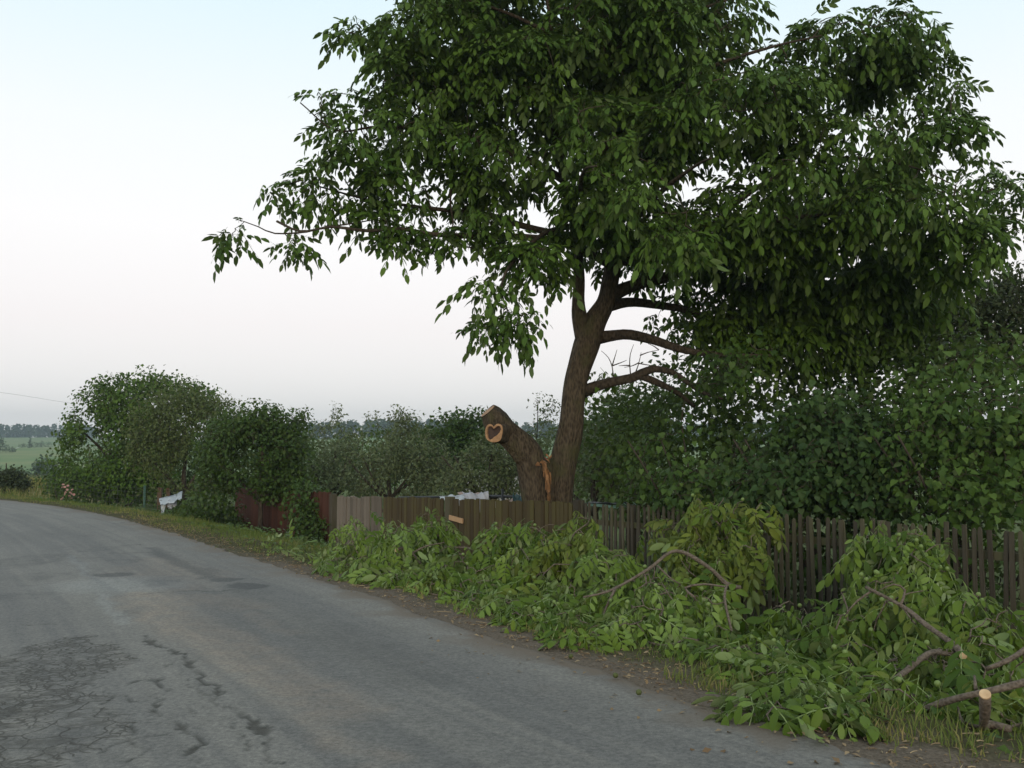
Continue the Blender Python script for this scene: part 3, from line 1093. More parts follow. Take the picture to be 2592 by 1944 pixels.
# its upper saw cut, facing up and left
axis = unit(c[-1] - c[-4])
g = Geo()
e1 = unit(np.cross(axis, (0, 0, 1)))
e2 = np.cross(axis, e1)
aa = np.arange(28) / 28 * 2 * math.pi
rim = c[-1] + axis * .004 + (e1 * np.cos(aa)[:, None] + e2 * np.sin(aa)[:, None]) * (r[-1] * (.98 + .05 * rng.random(28)))[:, None]
g.add(np.vstack([rim, c[-1:] + axis * .006]), np.stack([np.full(28, 28), np.arange(28), (np.arange(28) + 1) % 28], -1))
g.build("saw_cut", M['stub_wood'], stub)
# heart-shaped cut of a sawn branch, on a short collar facing the road
hc = P(1250, 1096, 15.76)
root = P(1285, 1098, 16.22)
nrm = unit(np.array((-.35, -1, .02)))
hx = unit(np.cross(nrm, (0, 0, 1))) * -1
if hx[0] < 0:
    hx = -hx
hy = np.cross(nrm, hx)
if hy[2] < 0:
    hy = -hy
def resample(poly, n):
    q = np.vstack([poly, poly[:1]])
    L = np.concatenate([[0], np.cumsum(np.linalg.norm(np.diff(q, axis=0), axis=1))])
    u = np.arange(n) / n * L[-1]
    return np.stack([np.interp(u, L, q[:, 0]), np.interp(u, L, q[:, 1])], 1)


heart = resample(np.array([(-.03, .66), (-.2, .88), (-.48, .97), (-.75, .84), (-.93, .52), (-1, .1), (-.96, -.35), (-.80, -.66), (-.52, -.88), (-.15, -.98), (.2, -.96), (.5, -.90), (.76, -.72), (.86, -.40),
                           (.96, 0), (1.0, .4), (.9, .75), (.66, .96), (.36, .96), (.12, .82)]), 30) * .150
inner = resample(np.array([(-.02, .38), (-.18, .60), (-.42, .66), (-.60, .45), (-.64, .05), (-.58, -.4), (-.42, -.66), (-.1, -.48), (.25, -.22), (.55, .05), (.70, .38), (.56, .66), (.24, .64)]), 30) * .178
inner = inner + (rng.random(inner.shape) - .5) * .012
g = Geo()
n_ = len(heart)
def lift(p2, d):
    return hc + p2[:, :1] * hx + p2[:, 1:] * hy + nrm * d
back = root + (lift(heart, 0) - hc) * 1.12
idx = np.arange(n_)
nx = (idx + 1) % n_
mid_ = (lift(heart * 1.05, -.03) + back) / 2
g.add(np.vstack([lift(heart * 1.03, -.006), mid_, back]), [np.stack([idx, nx, nx + n_, idx + n_], -1), np.stack([idx + n_, nx + n_, nx + 2 * n_, idx + 2 * n_], -1)])
collar = g.build("branch_collar", M['bark'], walnut)
g = Geo()
g.add(np.vstack([lift(heart * 1.03, -.006), lift(heart, 0), lift(inner, .002), lift(inner * .96, -.035)]), [np.stack([idx, nx, nx + n_, idx + n_], -1)[:, ::-1], np.stack([idx + n_, nx + n_, nx + 2 * n_, idx + 2 * n_], -1)[:, ::-1],
      np.stack([idx + 2 * n_, nx + 2 * n_, nx + 3 * n_, idx + 3 * n_], -1)[:, ::-1]])
o = g.build("heart_shaped_cut", M['stub_wood'], collar and walnut, smooth=False)
o["label"] = "heart-shaped pale sawn branch face with dark hollow"
g = Geo()
g.add(np.vstack([lift(inner * .97, -.030), lift(inner.mean(0, keepdims=True), -.055)]), np.stack([np.full(n_, n_), idx, nx], -1))
g.build("dark_heartwood", M['heart_wood'], o.parent, smooth=False)
# torn strip of bare orange wood between the trunks
g = Geo()
strip = [(1374, 1165, 9, 15.93), (1378, 1172, 15, 15.92), (1381, 1182, 11, 15.91), (1382, 1192, 15, 15.92), (1384, 1204, 12, 15.93), (1386, 1214, 16, 15.94), (1387, 1226, 12, 15.95), (1388, 1238, 13, 15.97), (1389, 1250, 8, 15.98), (1388, 1262, 9, 16.0), (1390, 1276, 5, 16.01), (1390, 1292, 4, 16.02)]
Vt = []
for px, py, w, yy in strip:
    for k, dy in ((-.5, .10), (-.2, .0), (.2, -.02), (.5, .09)):
        Vt.append(P(px + w * k + rng.normal() * 1.3, py + rng.normal() * 1.5, yy + dy + rng.normal() * .012))
q = np.arange(len(strip) - 1)[:, None] * 4
j = np.arange(3)[None]
g.add(Vt, np.stack([q + j, q + j + 4, q + j + 5, q + j + 1], -1).reshape(-1, 4))
for px, py, dx, dy, w in ((1368, 1170, 10, 5, 4), (1383, 1150, 8, 12, 4), (1386, 1163, 5, 8, 4), (1357, 1176, 12, 3, 5), (1379, 1186, -4, 22, 3), (1392, 1196, 3, 30, 3), (1383, 1215, -3, 26, 2.5), (1390, 1160, 6, -9, 4), (1362, 1172, -4, 8, 6)):
    tube(g, np.array([P(px, py, 15.98), P(px + dx * .6, py + dy * .4, 15.95), P(px + dx, py + dy, 15.97)]), np.array((w, w * .8, w * .2)) * .5 * 16 / FPX * 1.5, 6, .3)
o = g.build("torn_wood", M['torn_wood'], walnut, smooth=False)
o["label"] = "orange strip of torn bare wood between the trunks"
# sunken dark joint filling between both trunks
g = Geo()
c, r = path([(1386, 1420, 16.55, 70), (1386, 1330, 16.5, 60), (1388, 1260, 16.5, 52), (1388, 1200, 16.5, 40), (1387, 1165, 16.5, 22)], .06)
tube(g, c, r, 20, .2, seed=14)
g.build("trunk_fork", M['bark'], walnut)

# bare dry twigs over the lowest limb, and a few hanging broken ones
g = Geo()
def twigline(pts, r0=.012, r1=.003, sides=5):
    q = catmull(np.array([P(*p) for p in pts]), .1)
    tube(g, q, np.linspace(r0, r1, len(q)), sides)
for pts in [[(1553, 962, 16.3), (1550, 930, 16.3), (1540, 905, 16.3), (1522, 888, 16.35)], [(1550, 925, 16.3), (1556, 905, 16.3), (1562, 885, 16.3)], [(1550, 926, 16.3), (1572, 918, 16.3), (1586, 912, 16.35)],
            [(1597, 955, 16.2), (1594, 920, 16.25), (1596, 895, 16.3), (1604, 872, 16.3)], [(1607, 948, 16.2), (1617, 920, 16.2), (1623, 892, 16.25)], [(1617, 920, 16.2), (1640, 924, 16.2), (1664, 928, 16.2)],
            [(1620, 900, 16.2), (1640, 892, 16.2), (1668, 886, 16.2)], [(1594, 925, 16.25), (1580, 925, 16.2), (1566, 926, 16.2)], [(1617, 918, 16.2), (1600, 926, 16.2), (1580, 930, 16.2)], [(1668, 886, 16.2), (1655, 876, 16.2), (1640, 870, 16.2)]]:
    twigline(pts, .012, .004)
for pts in [[(1142, 470, 15.3), (1140, 520, 15.2), (1147, 560, 15.1), (1140, 600, 15.0), (1118, 640, 14.95), (1100, 660, 14.9)], [(1100, 600, 15), (1105, 625, 15), (1100, 655, 15)], [(1140, 610, 15), (1180, 625, 15), (1240, 632, 15.1)],
            [(700, 560, 14.2), (760, 585, 14.2), (835, 574, 14.3), (920, 561, 14.6), (1000, 545, 14.9)], [(1150, 640, 15), (1155, 650, 15), (1145, 655, 15)]]:
    twigline(pts, .020, .006)
g.build("dry_twigs", M['twig'], walnut, kind="stuff")

CROWN = [
    BD(1230, -90, 16.5, 400, 190, 3.0), BD(950, 90, 15.6, 150, 95, 1.6), BD(765, 65, 15.6, 55, 40, .5, 1.0), BD(905, 185, 15.2, 125, 70, 1.3), BD(700, 208, 14.9, 85, 36, .6), BD(690, 250, 14.8, 45, 30, .4),
    BD(860, 285, 14.9, 150, 60, 1.0), BD(745, 330, 14.6, 110, 38, .8), BD(755, 395, 14.5, 150, 55, .9), BD(590, 390, 14.3, 60, 30, .4), BD(640, 430, 14.3, 70, 30, .5), BD(800, 445, 14.5, 170, 40, .9),
    BD(512, 508, 14.0, 38, 34, .25, 1.5), BD(640, 518, 14.1, 36, 34, .25, 1.6), BD(850, 530, 14.4, 42, 26, .3, 1.4), BD(1000, 470, 15.0, 140, 42, .9, .8), BD(960, 400, 15.2, 150, 50, 1.2, .8), BD(1080, 340, 15.4, 150, 80, 1.4, .75),
    BD(1130, 190, 15.6, 190, 110, 1.8), BD(1060, 625, 13.7, 56, 40, .45, 1.35), BD(1110, 690, 13.6, 74, 44, .45, 1.35), BD(1035, 690, 13.7, 30, 46, .3, 1.0), BD(1160, 560, 14.6, 95, 48, .7, 1.2), BD(1260, 500, 15.2, 100, 60, .9),
    BD(1330, 110, 15.4, 230, 120, 2.0), BD(1340, 300, 14.6, 180, 100, 1.5), BD(1300, 420, 14.4, 120, 70, 1.0), BD(1450, 430, 13.2, 140, 60, .9, 1.2), BD(1440, 520, 13.4, 140, 40, .7, 1.2), BD(1570, 240, 14.4, 210, 95, 1.6),
    BD(1620, 390, 13.3, 170, 70, 1.0, 1.1), BD(1600, 500, 14.2, 110, 50, .8), BD(1480, 60, 16, 170, 80, 1.8), BD(1840, 105, 15.6, 185, 80, 1.6), BD(1950, 190, 15.6, 140, 95, 1.6), BD(1840, 320, 14.6, 190, 90, 1.5), BD(1760, 220, 15.2, 150, 80, 1.2),
    BD(2020, 340, 15.0, 100, 110, 1.2), BD(1930, 450, 14.2, 180, 75, 1.1, 1.1), BD(2070, 530, 14.4, 95, 85, .9), BD(1780, 520, 15.4, 150, 50, 1.2), BD(1820, 600, 16.8, 230, 70, 1.6, .9), BD(1640, 640, 17.4, 180, 40, 1.2, .6),
    BD(1620, 700, 17.6, 200, 45, 1.2, .75), BD(1840, 680, 17.4, 170, 60, 1.4, 1.1), BD(2170, 390, 17.8, 45, 70, .8), BD(2180, 500, 17.6, 45, 50, .8), BD(2110, 620, 15.2, 60, 40, .6), BD(1990, 640, 16.2, 110, 60, 1.0),
    BD(1480, 640, 17.2, 60, 25, .5, .5), BD(1430, 690, 17.4, 40, 22, .4, .6), BD(1300, 805, 16.6, 18, 10, .15, .5), BD(1560, 780, 16.4, 90, 50, .8, .9), BD(1400, 230, 17.6, 250, 120, 1.6, .5), BD(1150, 100, 17.8, 300, 90, 1.4, .5), BD(1800, 420, 17.8, 260, 90, 1.5, .45), BD(1300, 560, 16.6, 40, 30, .4, .6),
]
def crown_pts(bl, n, gate):
    c_, o_ = sample_blobs(bl, n, .5)
    if gate:
        f_ = fbm(c_[:, 0] * .9 + c_[:, 1] * .5, c_[:, 2] * 1.3 + c_[:, 1] * .4, .95, 90, 3)
        c_, o_ = c_[f_ > gate], o_[f_ > gate]
    return c_, o_


small = [b_ for b_ in CROWN if b_[1][0] < .40]
CROWN = [b_ for b_ in CROWN if b_[1][0] >= .40]
small += [BD(1480, 500, 14.6, 170, 60, .8), BD(1560, 470, 16.2, 150, 60, 1.0), BD(1450, 555, 17.2, 120, 40, .8), BD(1640, 565, 17.2, 170, 50, 1.0), BD(1700, 640, 17.6, 190, 60, 1.0), BD(1840, 100, 15.6, 190, 75, 1.3),
          BD(1850, 660, 17.0, 190, 70, 1.2), BD(1700, 520, 15.0, 150, 50, .8), BD(1380, 470, 16.0, 120, 60, .8), BD(1940, 560, 15.6, 130, 60, .8), BD(1640, 700, 17.4, 190, 45, .9, .7), BD(1780, 735, 17.2, 200, 50, .9), BD(1600, 740, 17.4, 110, 35, .8, .6), BD(960, 505, 14.7, 150, 22, .4, 1.2), BD(1120, 520, 15.0, 90, 22, .4), BD(860, 480, 14.5, 120, 22, .4)]
small = [(b_[0], tuple(np.maximum(np.array(b_[1]) - (.16, .1, .12), (.10, .12, .08))), b_[2] * 2.0) for b_ in small]
CROWN = [(b_[0], tuple(np.maximum(np.array(b_[1]) - (.20, .12, .15), (.12, .14, .10))), b_[2]) for b_ in CROWN]
cc, oo = crown_pts(CROWN, 3500, .42)
c2, o2 = crown_pts(small, 760, 0)
cc, oo = np.concatenate([cc, c2]), np.concatenate([oo, o2])
sk = np.concatenate(LIMBS['pts'])
far_ = np.min(np.linalg.norm(cc[:, None, :] - sk[None, ::3, :], axis=2), axis=1)
paths = grow(sk, cc, .06, .07)
Lp = np.linalg.norm(paths[:, 3] - paths[:, 0], axis=1)
g = Geo()
tubes_batch(g, paths, .006 + .010 * np.clip(Lp, 0, 1.6), np.full(len(paths), .004), 5)
g.build("twigs", M['twig'], walnut, kind="stuff")
org, R, sc, ti = shoots(cc, oo, 6, 1.0, .0)
idx = pick_parts(org, 300)
keep = np.ones(len(org), bool)
keep[idx] = False
g = Geo()
leaves_into(g, TWF, org[keep], R[keep], sc[keep], ti[keep])
g.build("crown", M['walnut_leaf'], walnut, kind="stuff")
leaf_parts(walnut, TW, "walnut", M['walnut_leaf'], org[idx], R[idx], sc[idx], ti[idx])
# green walnuts
M['green_nut'] = mat_plain("green_walnut_husk", (.17, .24, .06), (.12, .18, .05), 20, .5, .4)
g = Geo()
fsel = rng.choice(len(cc), 420, replace=False)
for q in cc[fsel]:
    blob_mesh(g, q + rng.normal(size=3) * .06 + (0, 0, .02), .026, seg=6, rings=4)
g.build("green_walnuts", M['green_nut'], walnut, kind="stuff")


# ================================================================== fences
FA, FBp = np.array((4.84, 9.3)), np.array((-3.9, 22.0))


def fence_pt(t):
    return FA + (FBp - FA) * t


FDIR = unit(FBp - FA)
FLEN = float(np.linalg.norm(FBp - FA))
FNRM = np.array((-FDIR[1], FDIR[0]))
if FNRM @ (np.array((0., 0.)) - FA) < 0:
    FNRM = -FNRM                                     # faces the road


def fence_top(t):
    return np.interp(t, [-.4, 0, .2, .44, .8, 1.0, 1.3], [.90, .80, .80, .76, .60, .50, .42])


def slat_mesh(name, w, th, mat, top='flat', seed=0):
    """unit-height board: x = along the fence, y = thickness, z 0..1"""
    h = w / 2
    tp = {'flat': [(-h, .995), (-h * .9, 1.0), (h * .9, 1.0), (h, .997)], 'round': [(-h, .975), (-h * .6, .993), (0, 1.0), (h * .6, .993), (h, .975)], 'slope': [(-h, .985), (h, 1.0)]}[top]
    prof = [(-h, 0), (h, 0)] + tp[::-1]
    n = len(prof)
    V = [(x, -th / 2, zz) for x, zz in prof] + [(x, th / 2, zz) for x, zz in prof]
    me = bpy.data.meshes.new(name)
    me.from_pydata(V, [], [tuple(range(n)), tuple(range(2 * n - 1, n - 1, -1))] + [(i, i + n, (i + 1) % n + n, (i + 1) % n) for i in range(n)])
    me.materials.append(mat)
    me.update()
    return me


def slat(parent, name, me, xy, ang, z0, z1, lean=0.0, yaw=0.0, push=0.0, tilt=0.0):
    o = bpy.data.objects.new(name, me)
    COL.objects.link(o)
    o.parent = parent
    p = np.array((xy[0] + FNRM[0] * push, xy[1] + FNRM[1] * push, z0)) - np.array(parent.location)
    o.location = p
    o.rotation_euler = (tilt, lean, ang + yaw)
    o.scale = (1, 1, z1 - z0)
    return o


ANG = math.atan2(FDIR[1], FDIR[0])


def rails_posts(parent, t0, t1, mat, npost, hz=(.25, .78), back=-.05, postname="post", over=0.0):
    g_base = np.array(parent.location)
    for f in hz:
        g = Geo()
        a, b = fence_pt(t0), fence_pt(t1)
        za = land_at(*a) + f * (fence_top(t0) - land_at(*a))
        zb = land_at(*b) + f * (fence_top(t1) - land_at(*b))
        off = FNRM * back
        dd = unit(np.array((b[0] - a[0], b[1] - a[1], zb - za)))
        up = np.array((0, 0, 1.))
        sd = np.array((FNRM[0], FNRM[1], 0))
        V = []
        for q, zq in ((a, za), (b, zb)):
            c = np.array((q[0] + off[0], q[1] + off[1], zq))
            V += [c + sd * .02 + up * .04, c - sd * .02 + up * .04, c - sd * .02 - up * .04, c + sd * .02 - up * .04]
        g.add(V, np.array([(0, 1, 5, 4), (1, 2, 6, 5), (2, 3, 7, 6), (3, 0, 4, 7), (3, 2, 1, 0), (4, 5, 6, 7)]))
        g.build("rail", mat, parent, smooth=False)
    for k in range(npost):
        t = t0 + (t1 - t0) * (k + .5) / npost
        q = fence_pt(t) + FNRM * (back - .075)
        z0 = land_at(*q) - .15
        g = Geo()
        tube(g, np.array([(q[0], q[1], z0), (q[0], q[1], .5 * (z0 + fence_top(t))), (q[0], q[1], fence_top(t) + over)]), np.array((.055, .052, .05)), 8)
        g.build(postname, mat, parent)


# picket fence (open, weathered)
p0 = fence_pt(.2)
picket_fence = thing("picket_fence", (p0[0], p0[1], land_at(*p0)), "weathered grey picket fence with open gaps below the lilac bushes", "fence")
PK = [slat_mesh("picket", w, .018, M['picket'], tp) for w, tp in ((.045, 'round'), (.042, 'round'), (.048, 'flat'), (.043, 'slope'))]
t = -.22
k = 0
while t < .435:
    q = fence_pt(t)
    zt = fence_top(t) + rng.normal() * .022 - (.10 if rng.random() < .06 else 0)
    slat(picket_fence, "picket", PK[rng.integers(0, 4)], q, ANG, land_at(*q) + .02 + rng.random() * .04, zt, rng.normal() * .012 + (.07 if k % 23 == 11 else 0), rng.normal() * .05, rng.normal() * .004, rng.normal() * .012)
    t += (.094 + rng.normal() * .005) / FLEN
    k += 1
rails_posts(picket_fence, -.22, .434, M['picket'], 5, (.22, .80), -.045)

# mossy close-boarded fence
p0 = fence_pt(.6)
board_fence = thing("board_fence", (p0[0], p0[1], land_at(*p0)), "dark mossy close-boarded fence in front of the sawn walnut trunk", "fence")
BM = [slat_mesh("board", w, .024, M['board_moss'], tp) for w, tp in ((.084, 'flat'), (.081, 'slope'), (.087, 'flat'))]
t = .452
while t < .852:
    q = fence_pt(t)
    if .676 < t < .694:
        t += .105 / FLEN
        continue
    slat(board_fence, "board", BM[rng.integers(0, 3)], q, ANG, land_at(*q) + .01, fence_top(t) + rng.normal() * .008, rng.normal() * .004, rng.normal() * .012, rng.normal() * .006)
    t += (.1005 + rng.normal() * .0015) / FLEN
for tc, w in ((.685, .17), (.4405, .13)):
    q = fence_pt(tc)
    slat(board_fence, "gate_post" if tc > .6 else "post", slat_mesh("wide_post", w, .12, M['picket'], 'flat'), q, ANG, land_at(*q) - .1, fence_top(tc) + .035, 0, 0, -.02)
rails_posts(board_fence, .446, .853, M['board_moss'], 3, (.25, .78), -.05)
# pale little plank nailed over it
pl_a, pl_b = fence_pt(.679), fence_pt(.649)
g = Geo()
ca = P(1155, 1314, (pl_a[1] + pl_b[1]) / 2)
mid_ = (pl_a + pl_b) / 2 + FNRM * .045
wv = float(np.linalg.norm(pl_a - pl_b)) / 2
Mx = np.eye(4)
xd = np.array((-FDIR[0], -FDIR[1], 0))
Mx[:3, 0], Mx[:3, 1], Mx[:3, 2] = xd, np.array((FNRM[0], FNRM[1], 0)), (0, 0, 1)
tl_ = math.radians(5)
Rt = np.eye(3)
Rt[0, 0], Rt[0, 2], Rt[2, 0], Rt[2, 2] = math.cos(tl_), math.sin(tl_), -math.sin(tl_), math.cos(tl_)
Mx[:3, :3] = Mx[:3, :3] @ Rt
Mx[:3, 3] = (mid_[0], mid_[1], ca[2])
box(g, (-wv, -.012, -.043), (wv, .012, .043), M=Mx)
o = g.build("nailed_plank", M['plaque'], board_fence, smooth=False)
o["label"] = "short pale new plank nailed across the boards"

# pale boards at the far end of it
p0 = fence_pt(.93)
pale_fence = thing("board_fence", (p0[0], p0[1], land_at(*p0)), "short run of pale greyish-pink wide fence boards left of the mossy boards", "fence")
BP = [slat_mesh("board", w, .026, M['board_pale'], tp) for w, tp in ((.140, 'flat'), (.158, 'slope'), (.150, 'flat'))]
t = .862
while t < 1.0:
    q = fence_pt(t)
    slat(pale_fence, "board", BP[rng.integers(0, 3)], q, ANG, land_at(*q) + .01, fence_top(t) + rng.normal() * .012, rng.normal() * .008, rng.normal() * .02, rng.normal() * .008)
    t += (.172 + rng.normal() * .008) / FLEN
rails_posts(pale_fence, .857, 1.0, M['board_pale'], 2, (.25, .78), -.05)
q = fence_pt(1.012)
slat(pale_fence, "post", slat_mesh("wide_post", .14, .12, M['picket'], 'flat'), q, ANG, land_at(*q) - .1, fence_top(1.0) + .04)

# rust-red board fence beyond
RA, RB = fence_pt(1.025), np.array((-7.6, 27.2))
red_fence = thing("board_fence", (RA[0], RA[1], land_at(*RA)), "rust-red board fence half hidden behind the small bushy tree", "fence")
rd = unit(RB - RA)
rl = float(np.linalg.norm(RB - RA))
RBm = [slat_mesh("board", w, .022, M['board_red'], 'flat') for w in (.125, .13, .12)]
d = 0.0
while d < rl:
    q = RA + rd * d
    slat(red_fence, "board", RBm[rng.integers(0, 3)], q, math.atan2(rd[1], rd[0]), land_at(*q) + .02, .56 - .10 * d / rl + rng.normal() * .01, rng.normal() * .006, rng.normal() * .03)
    d += .132
for hz in (.0, .35):
    g = Geo()
    a3, b3 = np.array((RA[0] + .06, RA[1] + .04, hz)), np.array((RB[0] + .06, RB[1] + .04, hz - .1))
    tube(g, np.array([a3, b3]), .03, 4)
    g.build("rail", M['board_red'], red_fence, smooth=False)

# wire fence along the hedge further on
M['green_metal'] = mat_plain("green_painted_steel", (.035, .10, .07), (.03, .08, .055), 8, .5, .4)
M['wire'] = mat_plain("galvanised_wire", (.11, .115, .11), (.08, .08, .075), 8, .5, .5)
M['post_wood'] = mat_board("brown_fence_post", (.17, .11, .075), (.10, .066, .045), None, .3)
wf_pts = [np.array(p) for p in ((-8.4, 28.2), (-10.0, 30.1), (-11.9, 31.9), (-14.2, 33.6), (-16.6, 35.0))]
wf = thing("wire_fence", (wf_pts[1][0], wf_pts[1][1], land_at(*wf_pts[1])), "wire mesh garden fence on wooden and green steel posts below the left trees", "fence")
for k, q in enumerate([np.array((P(365, 1290, 32.3)[0], 32.3)), np.array((P(404, 1290, 31.6)[0], 31.6)), np.array((P(426, 1290, 31.0)[0], 31.0))]):
    z0 = land_at(*q)
    g = Geo()
    if k == 0 or k > 2:
        tube(g, np.array([(q[0], q[1], z0 - .2), (q[0], q[1], z0 + 1.25)]), .035, 8)
        o = g.build("post", M['green_metal'], wf)
        o["label"] = "green steel fence post"
    else:
        box(g, (q[0] - .06, q[1] - .06, z0 - .2), (q[0] + .06, q[1] + .06, z0 + 1.2))
        o = g.build("post", M['post_wood'], wf, smooth=False)
        o["label"] = "brown wooden fence post"
g = Geo()
line = catmull(np.array(wf_pts), .22)
lz = np.array([land_at(*p) for p in line])
for h in np.arange(.1, 1.15, .13):
    tube(g, np.column_stack([line, lz + h]), .0022, 4, cap=False)
for p, zz in zip(line, lz):
    tube(g, np.array([(p[0], p[1], zz + .08), (p[0], p[1], zz + 1.12)]), .0022, 4, cap=False)
g.build("wire_mesh", M['wire'], wf, kind="stuff")


# ================================================================== other trees and shrubs
def plant(name, label, cat, base, stems, blobs, nclump, per, size, tmpl, mat, bark='dark_bark', group=None, spread=.30, hang=.25, shell=.6, nparts=0, key=None, face=0.0, sides=9, trunkname="trunk", twig_r=.010, twigs=True, up=1.0, gate=0.0):
    base = np.array(base, float)
    root = thing(name, base, label, cat, group)
    sk = []
    for i, (pts, r0, r1) in enumerate(stems):
        q = catmull(np.array(pts, float), .15)
        g = Geo()
        tube(g, q, np.linspace(r0, r1, len(q)), sides, .15, seed=i)
        g.build(trunkname if i == 0 else ("limb" if cat == "tree" else "stem"), M[bark], root)
        sk.append(q)
    cc, oo = sample_blobs(blobs, nclump, shell)
    if gate:
        kk = fbm(cc[:, 0] * 1.3 + cc[:, 1] * .6, cc[:, 2] * 1.5 + cc[:, 1] * .5, 1.0, 95, 3) > gate
        cc, oo = cc[kk], oo[kk]
    gz_ = land(cc[:, 0], cc[:, 1], road_st(cc[:, 0], cc[:, 1])[1])
    cc[:, 2] = np.maximum(cc[:, 2], gz_ + .12 + .1 * rng.random(len(cc)))
    if twigs and sk:
        pa = grow(np.concatenate(sk), cc, .05, .08)
        Lp = np.linalg.norm(pa[:, 3] - pa[:, 0], axis=1)
        g = Geo()
        tubes_batch(g, pa, .004 + twig_r * np.clip(Lp, 0, 1.5), np.full(len(pa), .003), 4)
        g.build("twigs", M['twig'], root, kind="stuff")
    n = len(cc) * per
    org = np.repeat(cc, per, 0) + np.clip(rng.normal(size=(n, 3)), -1.25, 1.25) * spread * .5
    out = np.repeat(oo, per, 0)
    x = unit(rng.normal(size=(n, 3)) * .7 + out * .5 + np.array((0, 0, -hang * 2.0)) + np.array((0, -face, 0)))
    nr = rng.normal(size=(n, 3)) * .45 + np.array((0, 0, up)) + out * .6 + np.array((0, -face * 1.2, 0))
    R = frames(x, nr)
    sc = size * rng.uniform(.55, 1.3, n)
    ti = np.clip(np.repeat(rng.random(len(cc)), per) * .55 + rng.random(n) * .45, 0, 1)
    keep = np.ones(n, bool)
    idx = []
    if nparts:
        idx = pick_parts(org, nparts)
        keep[idx] = False
    g = Geo()
    leaves_into(g, tmpl, org[keep], R[keep], sc[keep], ti[keep])
    g.build("crown" if cat == "tree" else "foliage", M[mat], root, kind="stuff")
    if nparts:
        leaf_parts(root, tmpl, key or mat, M[mat], org[idx], R[idx], sc[idx], ti[idx])
    return root


def stand(px, Y, dz=0.0):
    x = (px - CXP) / FPX * Y
    return np.array((x, Y, land_at(x, Y) + dz))


# lilac shrubs behind the pickets
def lilac(label, px, Y, blobs, n, parts=280, mat='lilac_leaf'):
    b = stand(px, Y)
    st = []
    for k in range(6):
        a = rng.normal(size=2) * .45
        st.append(([b + (a[0] * .15, a[1] * .15, 0), b + (a[0] * .6, a[1] * .6, .9), b + (a[0] * 1.3, a[1] * 1.2, 1.7), b + (a[0] * 1.9, a[1] * 1.6, 2.3)], .028, .01))
    return plant("lilac_bush", label, "bush", b, st, blobs, int(n * 2.1), 5, .090, TL, mat, group="lilac bushes behind the picket fence", spread=.34, hang=.45, shell=.6, nparts=parts, gate=.505, key="lilac", face=.2, trunkname="stem", up=.7)


lilac("tall lilac bush touching the lowest walnut limbs, leftmost behind the pickets", 1790, 14.2,
      [BD(1560, 880, 14.6, 110, 90, .8), BD(1620, 785, 14.4, 90, 60, .8), BD(1530, 990, 14.3, 120, 100, .8), BD(1660, 930, 13.9, 130, 120, .9), BD(1440, 1010, 14.8, 90, 90, .7, .8), BD(1560, 1060, 13.6, 150, 60, .8), BD(1420, 1070, 14.8, 80, 50, .6, .7)], 760)
lilac("middle lilac bush with drooping heart-shaped leaves above the open pickets", 2080, 13.2,
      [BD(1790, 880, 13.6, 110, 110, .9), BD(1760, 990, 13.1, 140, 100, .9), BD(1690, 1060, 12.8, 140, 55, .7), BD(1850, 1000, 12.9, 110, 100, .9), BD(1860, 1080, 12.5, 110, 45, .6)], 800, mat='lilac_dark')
lilac("broad lilac bush at the right edge of the picture, paler leaves on top", 2460, 12.0,
      [BD(2020, 840, 12.6, 110, 80, .9), BD(2140, 790, 12.2, 110, 65, .9), BD(2130, 900, 11.8, 130, 90, .9), BD(2010, 960, 12.0, 110, 90, .9), BD(2200, 1010, 11.5, 110, 90, .9), BD(2060, 1060, 11.6, 120, 60, .7), BD(2200, 860, 12.2, 60, 100, .8), BD(2260, 930, 11.8, 80, 160, .8), BD(2150, 1100, 11.2, 100, 40, .6), BD(2190, 760, 12.4, 70, 40, .7), BD(2100, 770, 12.4, 40, 34, .5)], 860, mat='lilac_bright')
# dark garden shrubs that fill the ground behind the pickets
b = stand(1980, 14.6)
plant("elder_shrub", "dark leafy shrub standing deep behind the picket fence gaps", "bush", b, [([b, b + (.1, 0, .8), b + (.3, .2, 1.5)], .03, .01), ([b, b + (-.4, .1, .7), b + (-.8, .2, 1.3)], .03, .01)],
      [B(1700, 1290, 15.0, 150, 100, .7), B(1900, 1310, 14.0, 160, 110, .7), B(2100, 1340, 13.0, 160, 120, .7), B(2300, 1380, 12.4, 160, 130, .7), B(2500, 1400, 11.8, 160, 140, .7), B(2050, 1430, 13.0, 200, 90, .6), B(2400, 1520, 11.6, 220, 90, .5)], 800, 6, .11, TSW, 'dark_leaf', trunkname="stem", spread=.4)

